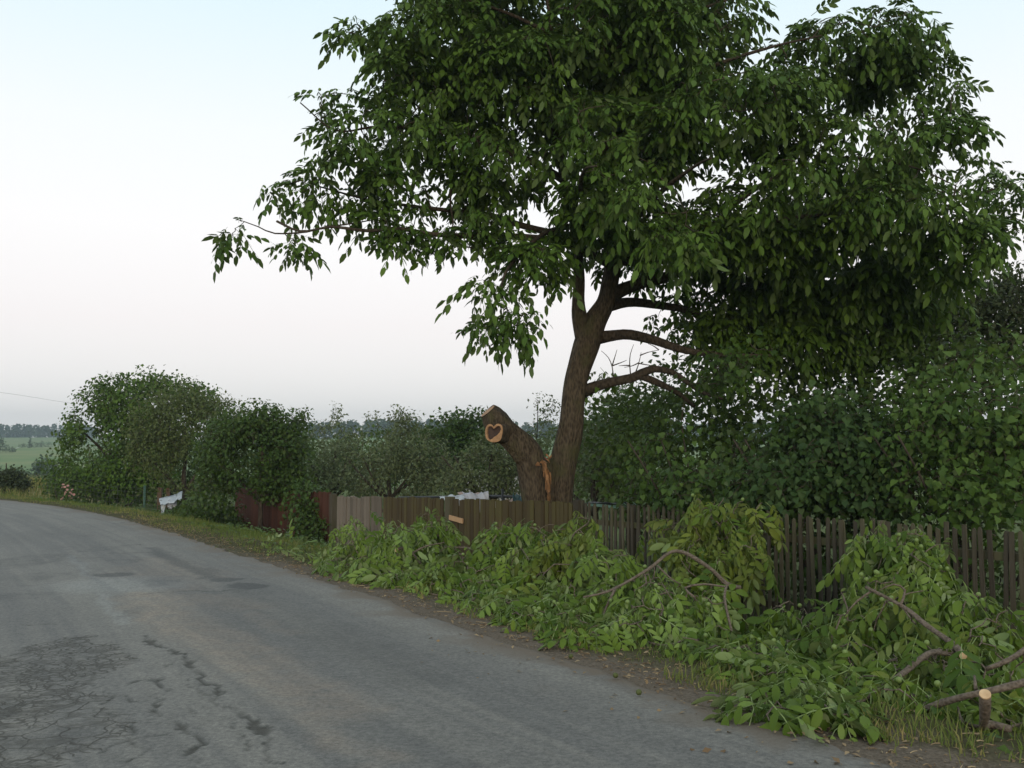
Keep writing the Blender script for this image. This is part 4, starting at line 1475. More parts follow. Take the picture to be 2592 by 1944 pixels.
# purple-leaved plum far right and other trees over the garden
b = stand(2500, 21)
plant("plum_tree", "dark purple-tinged plum tree rising behind the rightmost lilac bush", "tree", b, [([b, b + (0, 0, 1.5), b + (.1, 0, 3.0), b + (0, 0, 4.6)], .10, .03), ([b + (0, 0, 1.6), b + (-.8, 0, 2.8), b + (-1.4, 0, 3.7)], .06, .02), ([b + (0, 0, 1.9), b + (.7, 0, 3.0), b + (1.3, 0, 4.2)], .06, .02)],
      [B(2330, 830, 21, 60, 50, .8), B(2420, 790, 21, 90, 50, .9), B(2540, 780, 21, 90, 70, 1), B(2580, 720, 21, 50, 40, .7), B(2450, 880, 21, 180, 60, 1)], 1300, 9, .125, TS, 'purple_leaf', spread=.45)
b = stand(1590, 24)
plant("cherry_tree", "bright green garden tree seen right of the walnut trunk under its bare limb", "tree", b, [([b, b + (0, 0, 1.2), b + (.1, 0, 2.4), b + (0, 0, 3.4)], .09, .03), ([b + (0, 0, 1.2), b + (-.6, 0, 2.0), b + (-1., 0, 2.7)], .05, .015)],
      [B(1540, 1040, 24, 70, 45, .8), B(1620, 1010, 24, 70, 40, .8), B(1580, 1100, 23.6, 110, 70, 1), B(1500, 1120, 24, 50, 70, .7), B(1680, 1080, 24, 90, 80, 1), B(1560, 1200, 23.6, 120, 70, .8)], 720, 9, 0.143, TSW, 'bright_leaf', spread=.5, gate=0.42)
b = stand(1330, 27)
plant("young_tree", "thin pale sapling showing between the two walnut trunks", "tree", b, [([b, b + (.1, 0, 1.4), b + (.3, 0, 2.6), b + (.35, 0, 3.7)], .035, .01)],
      [B(1395, 1060, 27, 28, 55, .4), B(1370, 1030, 27, 30, 26, .4, .7), B(1365, 1110, 27, 40, 30, .5), B(1340, 1130, 27, 60, 40, .6, .8)], 90, 8, .10, TS, 'apple_leaf', spread=.35)

# apple trees behind the fence
def fruit_tree(name, label, px, Y, blobs, n, mat='apple_leaf', size=.085, per=10, group="apple trees behind the fences", tmpl=TS, spread=.34):
    b = stand(px, Y)
    st = [([b, b + (.05, 0, .8), b + (0, 0, 1.6), b + (.1, 0, 2.6)], .10, .03)]
    for k in range(5):
        a = 6.28 * k / 5 + rng.random()
        st.append(([b + (0, 0, .9), b + (math.cos(a) * .7, math.sin(a) * .7, 1.5), b + (math.cos(a) * 1.3, math.sin(a) * 1.1, 2.2)], .05, .015))
    return plant(name, label, "tree", b, st, blobs, int(n * 2.0), per, size * 1.25, tmpl, mat, group=group, spread=spread * .8, gate=.41)


fruit_tree("apple_tree", "grey-green apple tree with a loose tall shoot, behind the pale boards", 845, 31,
           [B(840, 1130, 31, 90, 60, 1.0), B(800, 1190, 31, 90, 70, 1), B(900, 1170, 30.5, 80, 80, 1), B(852, 1060, 31, 12, 32, .2, .9), B(850, 1230, 30.5, 130, 50, .9)], 420)
fruit_tree("apple_tree", "wide grey-green apple tree behind the mossy boards, highest crown of its row", 985, 29,
           [B(985, 1085, 29, 60, 50, .8), B(1000, 1050, 29, 24, 30, .4), B(960, 1060, 29, 26, 24, .3), B(1035, 1070, 29, 24, 24, .3), B(960, 1150, 28.6, 100, 60, 1), B(1060, 1160, 28.8, 80, 70, 1), B(1000, 1215, 28.4, 150, 50, .9), B(1120, 1210, 28.8, 70, 50, .8)], 520)
fruit_tree("apple_tree", "low apple tree just left of the sawn trunk, leaves nearly touching the tarpaulin", 1240, 26,
           [B(1270, 1130, 26, 70, 40, .7), B(1230, 1190, 25.6, 80, 60, .8), B(1300, 1210, 25.6, 70, 50, .7), B(1180, 1220, 26, 70, 40, .7)], 300)
fruit_tree("cherry_tree", "darker green tree behind the apple trees, just left of the heart-shaped cut", 1160, 36,
           [B(1130, 1090, 36, 70, 35, 1), B(1200, 1075, 36, 70, 35, 1), B(1240, 1090, 36, 50, 40, .8), B(1180, 1140, 35.5, 100, 60, 1.2), B(1110, 1150, 36, 60, 60, 1), B(1260, 1150, 36, 60, 60, 1)], 420, 'dark_leaf', .13, 9, None, TSW, .5)
fruit_tree("apple_tree", "apple tree crown right of the main walnut trunk, close against the bark", 1500, 21,
           [B(1500, 1140, 21, 50, 70, .8), B(1530, 1220, 20.6, 90, 50, .8), B(1480, 1210, 21, 40, 60, .6), B(1600, 1240, 20.5, 120, 40, .8)], 260)

# the three trees at the left, over the grass verge
b = stand(330, 38.5)
plant("walnut_tree", "large round-crowned dark green tree at the road bend, tallest on the left", "tree", b,
      [([b, b + (0, 0, 1.2), b + (.2, 0, 2.6), b + (.1, 0, 4.4)], .16, .05), ([b + (0, 0, 1.1), b + (-1.0, 0, 2.3), b + (-1.9, -.2, 3.2)], .10, .03), ([b + (0, 0, 1.3), b + (1.0, .2, 2.6), b + (1.6, .2, 3.8)], .10, .03), ([b + (0, 0, 1.0), b + (-.2, -.9, 1.9), b + (-.4, -1.6, 2.7)], .08, .02)],
      [B(370, 965, 38, 60, 28, 1), B(300, 985, 38, 60, 32, 1), B(250, 1020, 38, 55, 36, 1), B(440, 985, 38, 70, 30, 1), B(345, 1030, 37.2, 110, 55, 1.5), B(215, 1080, 38, 50, 45, 1), B(290, 1100, 37, 110, 60, 1.5), B(185, 1130, 38, 40, 45, 1), B(400, 1090, 37.5, 100, 70, 1.4),
       B(180, 1190, 37.5, 50, 45, .9), B(270, 1190, 36.8, 110, 55, 1.2), B(155, 1235, 37.5, 34, 34, .7), B(230, 1245, 37, 90, 34, .8), B(360, 1200, 37, 90, 70, 1.2), B(500, 1020, 38.5, 60, 40, 1)], 2700, 9, 0.150, TSW, 'walnut_leaf', spread=0.40, hang=.35, gate=0.37)
b = stand(468, 31.2)
plant("plum_tree", "leaning plum tree on the verge beside the torn white sheet", "tree", b,
      [([b, b + (.05, 0, .8), b + (.0, 0, 1.5), b + (.1, 0, 2.8)], .12, .04), ([b + (0, 0, .9), b + (-.5, -.1, 1.6), b + (-1.1, -.1, 2.2)], .07, .02), ([b + (0, 0, 1.0), b + (.5, 0, 1.8), b + (.9, 0, 2.6)], .07, .02)],
      [B(430, 1010, 31, 90, 40, .9), B(380, 1075, 31, 60, 50, .8), B(480, 1060, 30.6, 100, 60, 1), B(355, 1130, 31, 30, 40, .5, .8), B(420, 1130, 30.5, 90, 50, .9, .9), B(560, 1060, 31.5, 80, 50, 1), B(400, 1190, 30.8, 70, 34, .7, .8), B(510, 1150, 30.6, 80, 60, .9), B(480, 1225, 30.8, 60, 26, .5)], 1700, 9, 0.105, TS, 'plum_leaf', spread=0.36, gate=0.39)
b = stand(664, 24.6)
plant("bushy_tree", "low bushy dark green tree in front of the rust-red fence", "tree", b,
      [([b, b + (.0, 0, .8), b + (.05, 0, 1.5), b + (.0, 0, 2.3)], .075, .03), ([b + (0, 0, .8), b + (-.5, 0, 1.4), b + (-1.0, 0, 1.9)], .045, .015), ([b + (0, 0, .9), b + (.5, 0, 1.5), b + (.8, 0, 2.1)], .045, .015)],
      [B(640, 1050, 25, 60, 26, .7), B(590, 1090, 25, 70, 40, .8), B(700, 1080, 25, 70, 40, .8), B(650, 1130, 24.4, 120, 60, 1), B(560, 1160, 25, 60, 50, .8), B(740, 1160, 25, 60, 50, .7), B(620, 1210, 24.4, 110, 50, .9), B(720, 1220, 24.6, 70, 40, .6), B(560, 1250, 24.8, 60, 45, .7),
       B(530, 1300, 25.4, 70, 45, .7), B(755, 1060, 25.4, 20, 16, .2)], 1900, 9, 0.105, TSW, 'dark_leaf', spread=0.34, gate=0.38)
b = stand(790, 23.2)
plant("shrub", "small dark shrub at the corner of the pale board fence", "bush", b, [([b, b + (0, 0, .5), b + (.1, 0, 1.0)], .03, .01)],
      [B(780, 1270, 23.2, 50, 40, .4), B(785, 1330, 22.8, 34, 40, .4), B(810, 1350, 22.6, 34, 35, .4)], 272, 8, 0.110, TSW, 'dark_leaf', trunkname="stem", spread=.35)
b = stand(480, 28.4)
plant("shrub", "dark undergrowth shrub at the foot of the leaning plum tree", "bush", b, [([b, b + (0, 0, .3), b + (.1, 0, .6)], .03, .01)],
      [B(520, 1320, 27.6, 80, 28, .6), B(580, 1345, 26.4, 60, 24, .5), B(450, 1290, 30.5, 50, 16, .4)], 272, 8, 0.099, TSW, 'dark_leaf', trunkname="stem", spread=.35)
b = stand(20, 39)
plant("shrub", "dark round shrub beyond the road bend at the left edge", "bush", b, [([b, b + (0, 0, .6), b + (0, 0, 1.2)], .06, .02), ([b, b + (-.6, 0, .7), b + (-.9, 0, 1.2)], .05, .02)],
      [B(5, 1212, 39, 45, 24, .7), B(40, 1208, 39, 22, 22, .5), B(20, 1232, 38.6, 45, 20, .7), B(64, 1222, 39, 12, 8, .3), B(-40, 1210, 39, 45, 30, .7)], 460, 10, .12, TSW, 'purple_leaf', trunkname="stem", spread=.22)
b = stand(420, 43)
plant("hedge", "dark hedge closing the view behind the three left trees", "hedge", b, [([b, b + (0, 0, .5), b + (0, 0, 1.2)], .04, .02)],
      [B(200, 1210, 43, 90, 70, 1), B(330, 1190, 43, 110, 90, 1), B(470, 1180, 42, 110, 90, 1), B(600, 1160, 40, 110, 100, 1), B(700, 1170, 38, 90, 90, 1)], 1200, 9, .17, TSW, 'dark_leaf', trunkname="stem", spread=.5, twigs=False)
b = stand(1000, 46)
plant("hedge", "dark hedge at the garden end behind the apple trees", "hedge", b, [([b, b + (0, 0, .5), b + (0, 0, 1.2)], .04, .02)],
      [B(730, 1180, 44, 90, 75, 1), B(820, 1170, 45, 100, 75, 1), B(930, 1165, 46, 110, 75, 1), B(1060, 1160, 47, 110, 80, 1), B(1170, 1165, 47, 90, 80, 1), B(1290, 1180, 47, 90, 60, 1), B(1430, 1170, 46, 110, 85, 1), B(1550, 1150, 44, 110, 90, 1)], 1500, 9, .19, TSW, 'dark_leaf', trunkname="stem", spread=.5, twigs=False)
b = stand(2000, 18.5)
plant("hedge", "dark overgrown hedge filling the garden behind the lilac bushes", "hedge", b, [([b, b + (0, 0, .8), b + (0, 0, 1.8)], .04, .02)],
      [B(1600, 1120, 19, 130, 130, .8), B(1760, 1060, 18.5, 150, 170, .8), B(1930, 1040, 18, 150, 180, .8), B(2100, 1030, 17.5, 150, 190, .8), B(2270, 1040, 17, 150, 200, .8), B(2440, 1050, 16.5, 150, 220, .8), B(2580, 1080, 16, 120, 230, .8)], 1500, 9, .13, TSW, 'dark_leaf', trunkname="stem", spread=.45, twigs=False)

# rose bush
b = stand(165, 33.6)
rose = plant("rose_bush", "rose bush with pale pink blooms below the big round-crowned tree", "bush", b, [([b, b + (0, 0, .4), b + (.1, 0, .9)], .015, .006), ([b, b + (-.2, 0, .4), b + (-.3, 0, .8)], .015, .006)],
             [B(165, 1250, 33.6, 22, 22, .3), B(180, 1262, 33.4, 20, 16, .3)], 60, 8, .06, TS, 'dark_leaf', trunkname="stem", spread=.3)
M['rose'] = mat_plain("pink_petals", (.58, .36, .33), (.46, .25, .23), 30, .6, .3)
g = Geo()
for ring, (rr_, zz_, nn_) in enumerate(((.055, .0, 6), (.035, .015, 5), (.018, .03, 4))):
    for k in range(nn_):
        a = 6.28 * k / nn_ + ring * .5
        d = np.array((math.cos(a), math.sin(a), 0))
        s_ = np.array((-math.sin(a), math.cos(a), 0))
        V = [d * rr_ * .2 + (0, 0, zz_ - .01), d * rr_ * .8 + s_ * rr_ * .5 + (0, 0, zz_ + .012), d * rr_ * 1.15 + (0, 0, zz_ + .02), d * rr_ * .8 - s_ * rr_ * .5 + (0, 0, zz_ + .012)]
        g.add(V, np.array([(0, 1, 2), (0, 2, 3)]))
bl = g.mesh("bloom", M['rose'])
for px, py in ((160, 1227), (172, 1230), (158, 1234), (164, 1233), (183, 1240), (166, 1247), (165, 1252), (178, 1247), (180, 1250), (160, 1260), (156, 1264), (176, 1256), (187, 1252), (170, 1240), (182, 1262)):
    o = bpy.data.objects.new("bloom", bl)
    COL.objects.link(o)
    o.parent = rose
    o.location = P(px, py, 33.1 + rng.random() * .3) - np.array(rose.location)
    o.rotation_euler = (rng.uniform(.4, 1.3), rng.normal() * .4, rng.normal() * .5)
    o.scale = (.75, .75, .75)

# ================================================================== things behind the fence
M['sheet_white'] = mat_plain("white_plastic_sheet", (.46, .50, .54), (.34, .38, .43), 9, .38, .5)
M['sheet_grey'] = mat_plain("grey_tarpaulin", (.42, .44, .50), (.34, .36, .42), 9, .4, .5)
M['sheet_pink'] = mat_plain("faded_pinkish_cloth", (.34, .27, .25), (.27, .21, .19), 9, .7, .2)
M['sheet_teal'] = mat_plain("teal_tarpaulin", (.045, .11, .13), (.03, .075, .09), 9, .45, .4)
M['dark_metal'] = mat_plain("dark_metal", (.025, .028, .035), (.018, .02, .024), 9, .5, .4)
M['line_green'] = mat_plain("green_plastic_line", (.16, .30, .24), (.12, .24, .19), 9, .45, .4)


def sheet(name, corners, mat, label, cat, nx=22, ny=10, crumple=.05, sag=.05, seed=0, group=None):
    """a crumpled sheet over four corner points a b c d (a-b along, a-d across), with a hem thickness"""
    a, b_, c, d = [np.asarray(p, float) for p in corners]
    u, v = np.meshgrid(np.linspace(0, 1, nx), np.linspace(0, 1, ny))
    u, v = u.ravel(), v.ravel()
    Pt = (a * ((1 - u) * (1 - v))[:, None] + b_ * (u * (1 - v))[:, None] + c * (u * v)[:, None] + d * ((1 - u) * v)[:, None])
    nm = unit(np.cross(b_ - a, d - a))
    h = (fbm(u * 6, v * 4, 1.0, 60 + seed) - .5) * 2 * crumple + (vnoise(u * 16, v * 9, 1.0, 63 + seed) - .5) * crumple * .8
    jag = (vnoise(u * 11, v * 0, 1.0, 66 + seed) - .5) * .30 * v
    Pt = Pt + nm * h[:, None] - np.array((0, 0, 1.0)) * (sag * np.sin(u * math.pi) * (.3 + v))[:, None] + (d - a) * jag[:, None]
    q = np.arange(ny - 1)[:, None] * nx
    j = np.arange(nx - 1)[None]
    F = np.stack([q + j, q + j + 1, q + j + 1 + nx, q + j + nx], -1).reshape(-1, 4)
    g = Geo()
    g.add(Pt, F)
    cen_ = Pt.mean(0)
    o = g.build(name, M[mat], loc=cen_)
    md = o.modifiers.new("hem", 'SOLIDIFY')
    md.thickness = .006
    tag(o, label, cat, group)
    return o


YB = 19.2
sheet("tarpaulin", (P(1170, 1246, YB), P(1236, 1248, YB), P(1244, 1290, YB - .3), P(1186, 1285, YB - .3)), 'sheet_grey', "pale grey crumpled tarpaulin hanging over the fence top, next to the sawn trunk", "tarpaulin", seed=1, crumple=.07)
sheet("plastic_sheet", (P(1112, 1255, YB + .3), P(1190, 1252, YB + .3), P(1190, 1275, YB), P(1118, 1266, YB)), 'sheet_white', "flat white plastic sheet lying left of the grey tarpaulin", "sheet", seed=2, crumple=.05)
sheet("cloth", (P(1158, 1246, YB + .6), P(1220, 1248, YB + .6), P(1222, 1262, YB + .4), P(1166, 1260, YB + .4)), 'sheet_pink', "faded pinkish cloth folded behind the white plastic sheet", "cloth", seed=3, crumple=.04)
sheet("tarpaulin", (P(1298, 1252, 18.2), P(1336, 1256, 18.2), P(1340, 1285, 18.0), P(1294, 1280, 18.0)), 'sheet_teal', "dark teal tarpaulin bundle against the sawn trunk", "tarpaulin", seed=4, crumple=.12)
sheet("cloth", (P(1280, 1262, 18.0), P(1298, 1263, 18.0), P(1298, 1282, 17.9), P(1282, 1278, 17.9)), 'sheet_pink', "small pinkish rag hanging beside the teal tarpaulin", "cloth", seed=5, crumple=.05, nx=10, ny=6)
rk = thing("pole_rack", (P(1200, 1300, 19.6)[0], 19.6, land_at(P(1200, 1300, 19.6)[0], 19.6)), "dark pole rack carrying the tarpaulins behind the fence", "rack")
g = Geo()
tube(g, np.array([P(1010, 1260, 20.5), P(1120, 1258, 19.8), P(1240, 1256, 19.2), P(1338, 1258, 18.3)]), .028, 8)
g.build("pole", M['dark_metal'], rk)
for px, yy in ((1060, 20.2), (1180, 19.6), (1275, 18.9), (1272, 18.7)):
    g = Geo()
    top = P(px, 1257 if px != 1272 else 1238, yy)
    q = np.array((top[0], top[1], land_at(top[0], top[1]) - .05))
    tube(g, np.array([q, top]), .024, 6)
    g.build("leg", M['dark_metal'], rk)
# clothes dryer with green lines
dr = thing("clothes_dryer", (P(1545, 1280, 16.4)[0], 16.4, land_at(P(1545, 1280, 16.4)[0], 16.4)), "outdoor clothes dryer with dark arms and pale green lines right of the walnut trunk", "clothes dryer")
g = Geo()
q = np.array(dr.location)
ctr = np.array((q[0], q[1], P(1545, 1274, 16.4)[2]))
tube(g, np.array([q - (0, 0, .1), ctr]), .025, 8)
g.build("pole", M['dark_metal'], dr)
ends = []
for px, py, yy in ((1455, 1276, 16.1), (1600, 1271, 16.4), (1640, 1290, 15.7), (1490, 1272, 17.3)):
    g = Geo()
    e = P(px, py, yy)
    ends.append(e)
    tube(g, np.array([ctr, e]), .016, 6)
    g.build("arm", M['dark_metal'], dr)
g = Geo()
for k in range(5):
    f = 1 - k * .14
    for a_, b_ in ((0, 2), (2, 1), (1, 3), (3, 0)):
        A_, B_ = ctr + (ends[a_] - ctr) * f, ctr + (ends[b_] - ctr) * f
        tube(g, np.array([A_, (A_ + B_) / 2 - (0, 0, .015), B_]), .005, 4)
g.build("lines", M['line_green'], dr, kind="stuff")

# torn white plastic sheet on a leaning frame at the verge
wp = thing("plastic_sheet", stand(420, 29.5), "torn white plastic sheet draped over a stick frame beside the plum tree trunk", "sheet")
def sheet_part(name, pts, mat, seed, nx=18, ny=8, crumple=.05):
    a, b_, c, d = [np.asarray(p, float) for p in pts]
    u, v = np.meshgrid(np.linspace(0, 1, nx), np.linspace(0, 1, ny))
    u, v = u.ravel(), v.ravel()
    Pt = (a * ((1 - u) * (1 - v))[:, None] + b_ * (u * (1 - v))[:, None] + c * (u * v)[:, None] + d * ((1 - u) * v)[:, None])
    nm = unit(np.cross(b_ - a, d - a))
    Pt = Pt + nm * ((fbm(u * 5, v * 4, 1.0, 70 + seed) - .5) * 3 * crumple)[:, None] + (d - a) * ((vnoise(u * 7, v * 0, 1.0, 75 + seed) - .5) * .7 * v)[:, None]
    q = np.arange(ny - 1)[:, None] * nx
    j = np.arange(nx - 1)[None]
    g = Geo()
    g.add(Pt, np.stack([q + j, q + j + 1, q + j + 1 + nx, q + j + nx], -1).reshape(-1, 4))
    o = g.build(name, M[mat], wp)
    md = o.modifiers.new("hem", 'SOLIDIFY')
    md.thickness = .006
sheet_part("sheet", (P(402, 1262, 29.60), P(462, 1245, 29.80), P(462, 1260, 29.00), P(408, 1284, 28.90)), 'sheet_white', 1)
sheet_part("torn_strip", (P(407, 1276, 29.15), P(424, 1268, 29.20), P(416, 1302, 29.10), P(408, 1304, 29.10)), 'sheet_white', 2, 6, 10)
sheet_part("torn_strip", (P(418, 1270, 29.15), P(450, 1258, 29.3), P(446, 1281, 29.1), P(426, 1287, 29.1)), 'sheet_grey', 3, 12, 8, .07)
for pa in ([P(405, 1268, 29.45), P(464, 1248, 29.65)], [P(408, 1266, 29.40), stand(406, 29.4)], [P(460, 1250, 29.60), stand(464, 29.7)]):
    g = Geo()
    tube(g, np.array(pa), .02, 6)
    g.build("stick", M['twig'], wp)

# garden house hidden behind the apple trees
hb = stand(1275, 44)
house = thing("garden_house", hb, "little pale garden house with a red roof mostly hidden behind the apple trees", "house")
M['plaster'] = mat_plain("pale_plaster", (.62, .58, .54), (.52, .48, .45), 3, .85, .2)
M['roof_red'] = mat_plain("red_roof_tiles", (.30, .09, .06), (.20, .06, .045), 5, .8, .2)
M['glass_dark'] = mat_plain("dark_window_glass", (.02, .025, .03), (.015, .018, .022), 3, .15, .5)
g = Geo()
x0, y0, z0 = hb
hw, hd, hh = 1.7, 1.6, 2.1
g.add([(x0 - hw, y0 - hd, z0 - .2), (x0 + hw, y0 - hd, z0 - .2), (x0 + hw, y0 + hd, z0 - .2), (x0 - hw, y0 + hd, z0 - .2), (x0 - hw, y0 - hd, z0 + hh), (x0 + hw, y0 - hd, z0 + hh), (x0 + hw, y0 + hd, z0 + hh), (x0 - hw, y0 + hd, z0 + hh), (x0, y0 - hd, z0 + hh + 1.1), (x0, y0 + hd, z0 + hh + 1.1)],
      [np.array([(0, 1, 5, 4), (1, 2, 6, 5), (2, 3, 7, 6), (3, 0, 4, 7)]), np.array([(4, 5, 8), (7, 9, 6)])])
g.build("wall", M['plaster'], house, smooth=False)
g = Geo()
for sg in (-1, 1):
    V = []
    for yy in (y0 - hd - .25, y0 + hd + .25):
        V += [(x0 + sg * (hw + .25), yy, z0 + hh - .12), (x0, yy, z0 + hh + 1.16), (x0, yy, z0 + hh + 1.24), (x0 + sg * (hw + .25), yy, z0 + hh - .04)]
    g.add(V, np.array([(0, 1, 2, 3), (7, 6, 5, 4), (0, 4, 5, 1), (3, 2, 6, 7), (0, 3, 7, 4), (1, 5, 6, 2)]))
g.build("roof", M['roof_red'], house, smooth=False)
g = Geo()
box(g, (x0 - .45, y0 - hd - .02, z0 + .9), (x0 + .45, y0 - hd + .05, z0 + 1.7))
wdw = g.build("window", M['plaster'], house, smooth=False)
g = Geo()
box(g, (x0 - .38, y0 - hd - .03, z0 + .97), (x0 + .38, y0 - hd + .02, z0 + 1.63))
g.build("pane", M['glass_dark'], wdw, smooth=False)

# ================================================================== far land
def far_tree(name, label, px, Y, ytop, wpx, group, mat='far_leaf', n=90, conical=False):
    x = (px - CXP) / FPX * Y
    zb = land_at(x, Y)
    zt = P(px, ytop, Y)[2]
    h = max(zt - zb, 2.0)
    w = wpx * Y / FPX
    b = np.array((x, Y, zb))
    if conical:
        bl = [(b + (0, 0, h * f), (w * (1 - f) * .9 + .2, w * (1 - f) * .9 + .2, h * .16), 1.0) for f in (.25, .45, .65, .85)]
    else:
        bl = [(b + (0, 0, h * .55), (w, w, h * .42), 1.0), (b + (w * .5, 0, h * .4), (w * .6, w * .6, h * .3), 1.0), (b + (-w * .5, 0, h * .42), (w * .6, w * .6, h * .32), 1.0), (b + (w * .1, 0, h * .8), (w * .5, w * .5, h * .2), 1.0)]
    return plant(name, label, "tree", b, [([b - (0, 0, .3), b + (0, 0, h * .4), b + (0, 0, h * .8)], .03 * h, .01 * h)], bl, n, 5, max(.25, h * .09), TSW, mat, group=group, spread=h * .10, hang=.1, twigs=False, sides=5)


for px, Y, yt, w, lab in [(98, 190, 1158, 12, "bluish distant tree nearest below the pale field, with a pointed top"), (118, 200, 1150, 16, "taller bluish distant tree touching the round-crowned tree's left edge"), (78, 170, 1190, 12, "small hazy tree just above the dark round shrub's right side"),
                          (108, 120, 1205, 20, "grey-green hedge tree behind the dry grass patch"), (140, 210, 1165, 16, "hazy tree half covered by the round-crowned tree"), (60, 150, 1185, 12, "hazy low tree behind the top of the dark round shrub")]:
    far_tree("distant_tree", lab, px, Y, yt, w, "hazy trees in the valley")
for px, yt, w, lab, con in [(60, 1122, 10, "leftmost tree of the row along the top of the pale field", False), (78, 1108, 7, "pointed spruce-like tree in the row above the pale field", True), (92, 1118, 9, "round tree right of the pointed one above the pale field", False), (106, 1116, 9, "second tree from the right in the row above the pale field", False), (124, 1118, 10, "rightmost tree of the row above the pale field", False)]:
    far_tree("distant_tree", lab, px, 415, yt, w, "trees along the top of the field", n=70, conical=con)
for px, yt, w, lab in [(2, 1103, 10, "darkest tall distant tree at the left picture edge"), (18, 1125, 10, "dark distant tree beside the hillside lane, right of the tall one"), (34, 1135, 9, "low dark distant tree ending the clump by the hillside lane")]:
    far_tree("distant_tree", lab, px, 340, yt, w, "dark trees by the hillside lane", n=90)


def forest(name, az0, az1, R0, R1, n, h0, h1, seed):
    r = np.random.default_rng(seed)
    az = r.uniform(az0, az1, n)
    R = r.uniform(R0, R1, n)
    x, y = R * np.sin(az), R * np.cos(az)
    zb = land(x, y, np.full(n, 9.0))
    g = Geo()
    for a, b_, zz in zip(x, y, zb):
        h = r.uniform(h0, h1)
        w = h * r.uniform(.20, .36)
        m = 26
        f = r.random(m) ** .8
        ang = r.uniform(0, 6.28, m)
        rad = w * (1 - f * .92) * np.sqrt(r.random(m) * .6 + .4)
        org = np.stack([a + rad * np.cos(ang), b_ + rad * np.sin(ang), zz + h * (.08 + .92 * f)], 1)
        x_ = unit(np.stack([np.cos(ang), np.sin(ang), -.5 + r.normal(size=m) * .4], 1))
        leaves_into(g, TSW, org, frames(x_, np.tile((0, 0, 1.0), (m, 1)) + r.normal(size=(m, 3)) * .3), np.full(m, h * .26), r.random(m))
    o = g.build(name, M['far_leaf'], kind="stuff")
    o["label"] = "dark wooded ridge on the horizon"
    return o


fo = forest("forest", -.30, .55, 505, 560, 680, 7, 10, 3)
fo2 = forest("woodland", -.62, -.40, 880, 960, 420, 7, 12, 4)
fo2["label"] = "hazy woodland on the hill crest at the left"

for px, py, lab in ((52, 1117, "small distant house with an orange roof on the hill crest"), (10, 1110, "tiny distant house with a pale orange roof by the tall dark tree")):
    Y = 860
    x = (px - CXP) / FPX * Y
    zb = land_at(x, Y)
    zt = P(px, py, Y)[2]
    hb = np.array((x, Y, zb))
    ho = thing("distant_house", hb, lab, "house", "houses on the hill crest")
    g = Geo()
    zt = max(zt, zb + 3)
    box(g, (x - 4, Y - 3, zb - .5), (x + 4, Y + 3, zt - 1.5))
    g.build("wall", M['plaster'], ho, smooth=False)
    g = Geo()
    g.add([(x - 4.5, Y - 3.5, zt - 1.6), (x + 4.5, Y - 3.5, zt - 1.6), (x + 4.5, Y + 3.5, zt - 1.6), (x - 4.5, Y + 3.5, zt - 1.6), (x - 4.5, Y, zt + 1), (x + 4.5, Y, zt + 1)], [np.array([(0, 1, 5, 4), (2, 3, 4, 5), (3, 2, 1, 0)]), np.array([(0, 4, 3), (1, 2, 5)])])
    M.setdefault('roof_orange', mat_plain("orange_roof_tiles", (.52, .22, .12), (.42, .17, .09), 1, .8, .2))
    g.build("roof", M['roof_orange'], ho, smooth=False)

# pale lane up the hillside
g = Geo()
lane = catmull(np.array([P(-40, 1166, 330), P(10, 1153, 345), P(40, 1146, 365), P(62, 1143, 385)]), 4)
lz = land(lane[:, 0], lane[:, 1], np.full(len(lane), 9.0))
nrm2 = np.array((.25, -1.0, 0))
g.add(np.concatenate([np.column_stack([lane[:, :2] - nrm2[:2] * 1.8, lz + .55]), np.column_stack([lane[:, :2] + nrm2[:2] * 1.8, lz + .45])]), np.array([(i, i + 1, i + 1 + len(lane), i + len(lane)) for i in range(len(lane) - 1)]))
M['lane'] = mat_plain("pale_gravel", (.50, .48, .46), (.42, .40, .38), .5, .9, .1)
g.build("lane", M['lane'], kind="structure")

# lattice mast on the ridge
mb = np.array((P(842, 1080, 560)[0], 560, land_at(P(842, 1080, 560)[0], 560)))
mast = thing("radio_mast", mb, "thin radio mast rising above the wooded ridge", "mast")
mt = P(842, 1036, 560)[2]
g = Geo()
for sx, sy in ((-.5, -.5), (.5, -.5), (0, .5)):
    tube(g, np.array([mb + (sx, sy, 0), np.array((mb[0] + sx * .3, mb[1] + sy * .3, mt))]), .06, 4)
g.build("lattice", M['wire'], mast)
g = Geo()
tube(g, np.array([(mb[0], mb[1], mt), (mb[0], mb[1], mt + 3)]), .05, 4)
g.build("antenna", M['wire'], mast)

# overhead cable
g = Geo()
cab = catmull(np.array([P(-200, 968, 46), P(0, 993, 46), P(100, 1008, 47), P(190, 1022, 48), P(420, 1048, 50)]), .8)
tube(g, cab, .0045, 5)
tag(g.build("overhead_cable", M['dark_metal'], loc=P(190, 1022, 48)), "thin overhead cable sloping down to the trees in the left sky", "cable")

# ================================================================== grass, weeds, litter
M['grass'] = mat_leaf("verge_grass", (.115, .170, .035), (.36, .29, .13), (.14, .18, .05), .3, .7, .15)


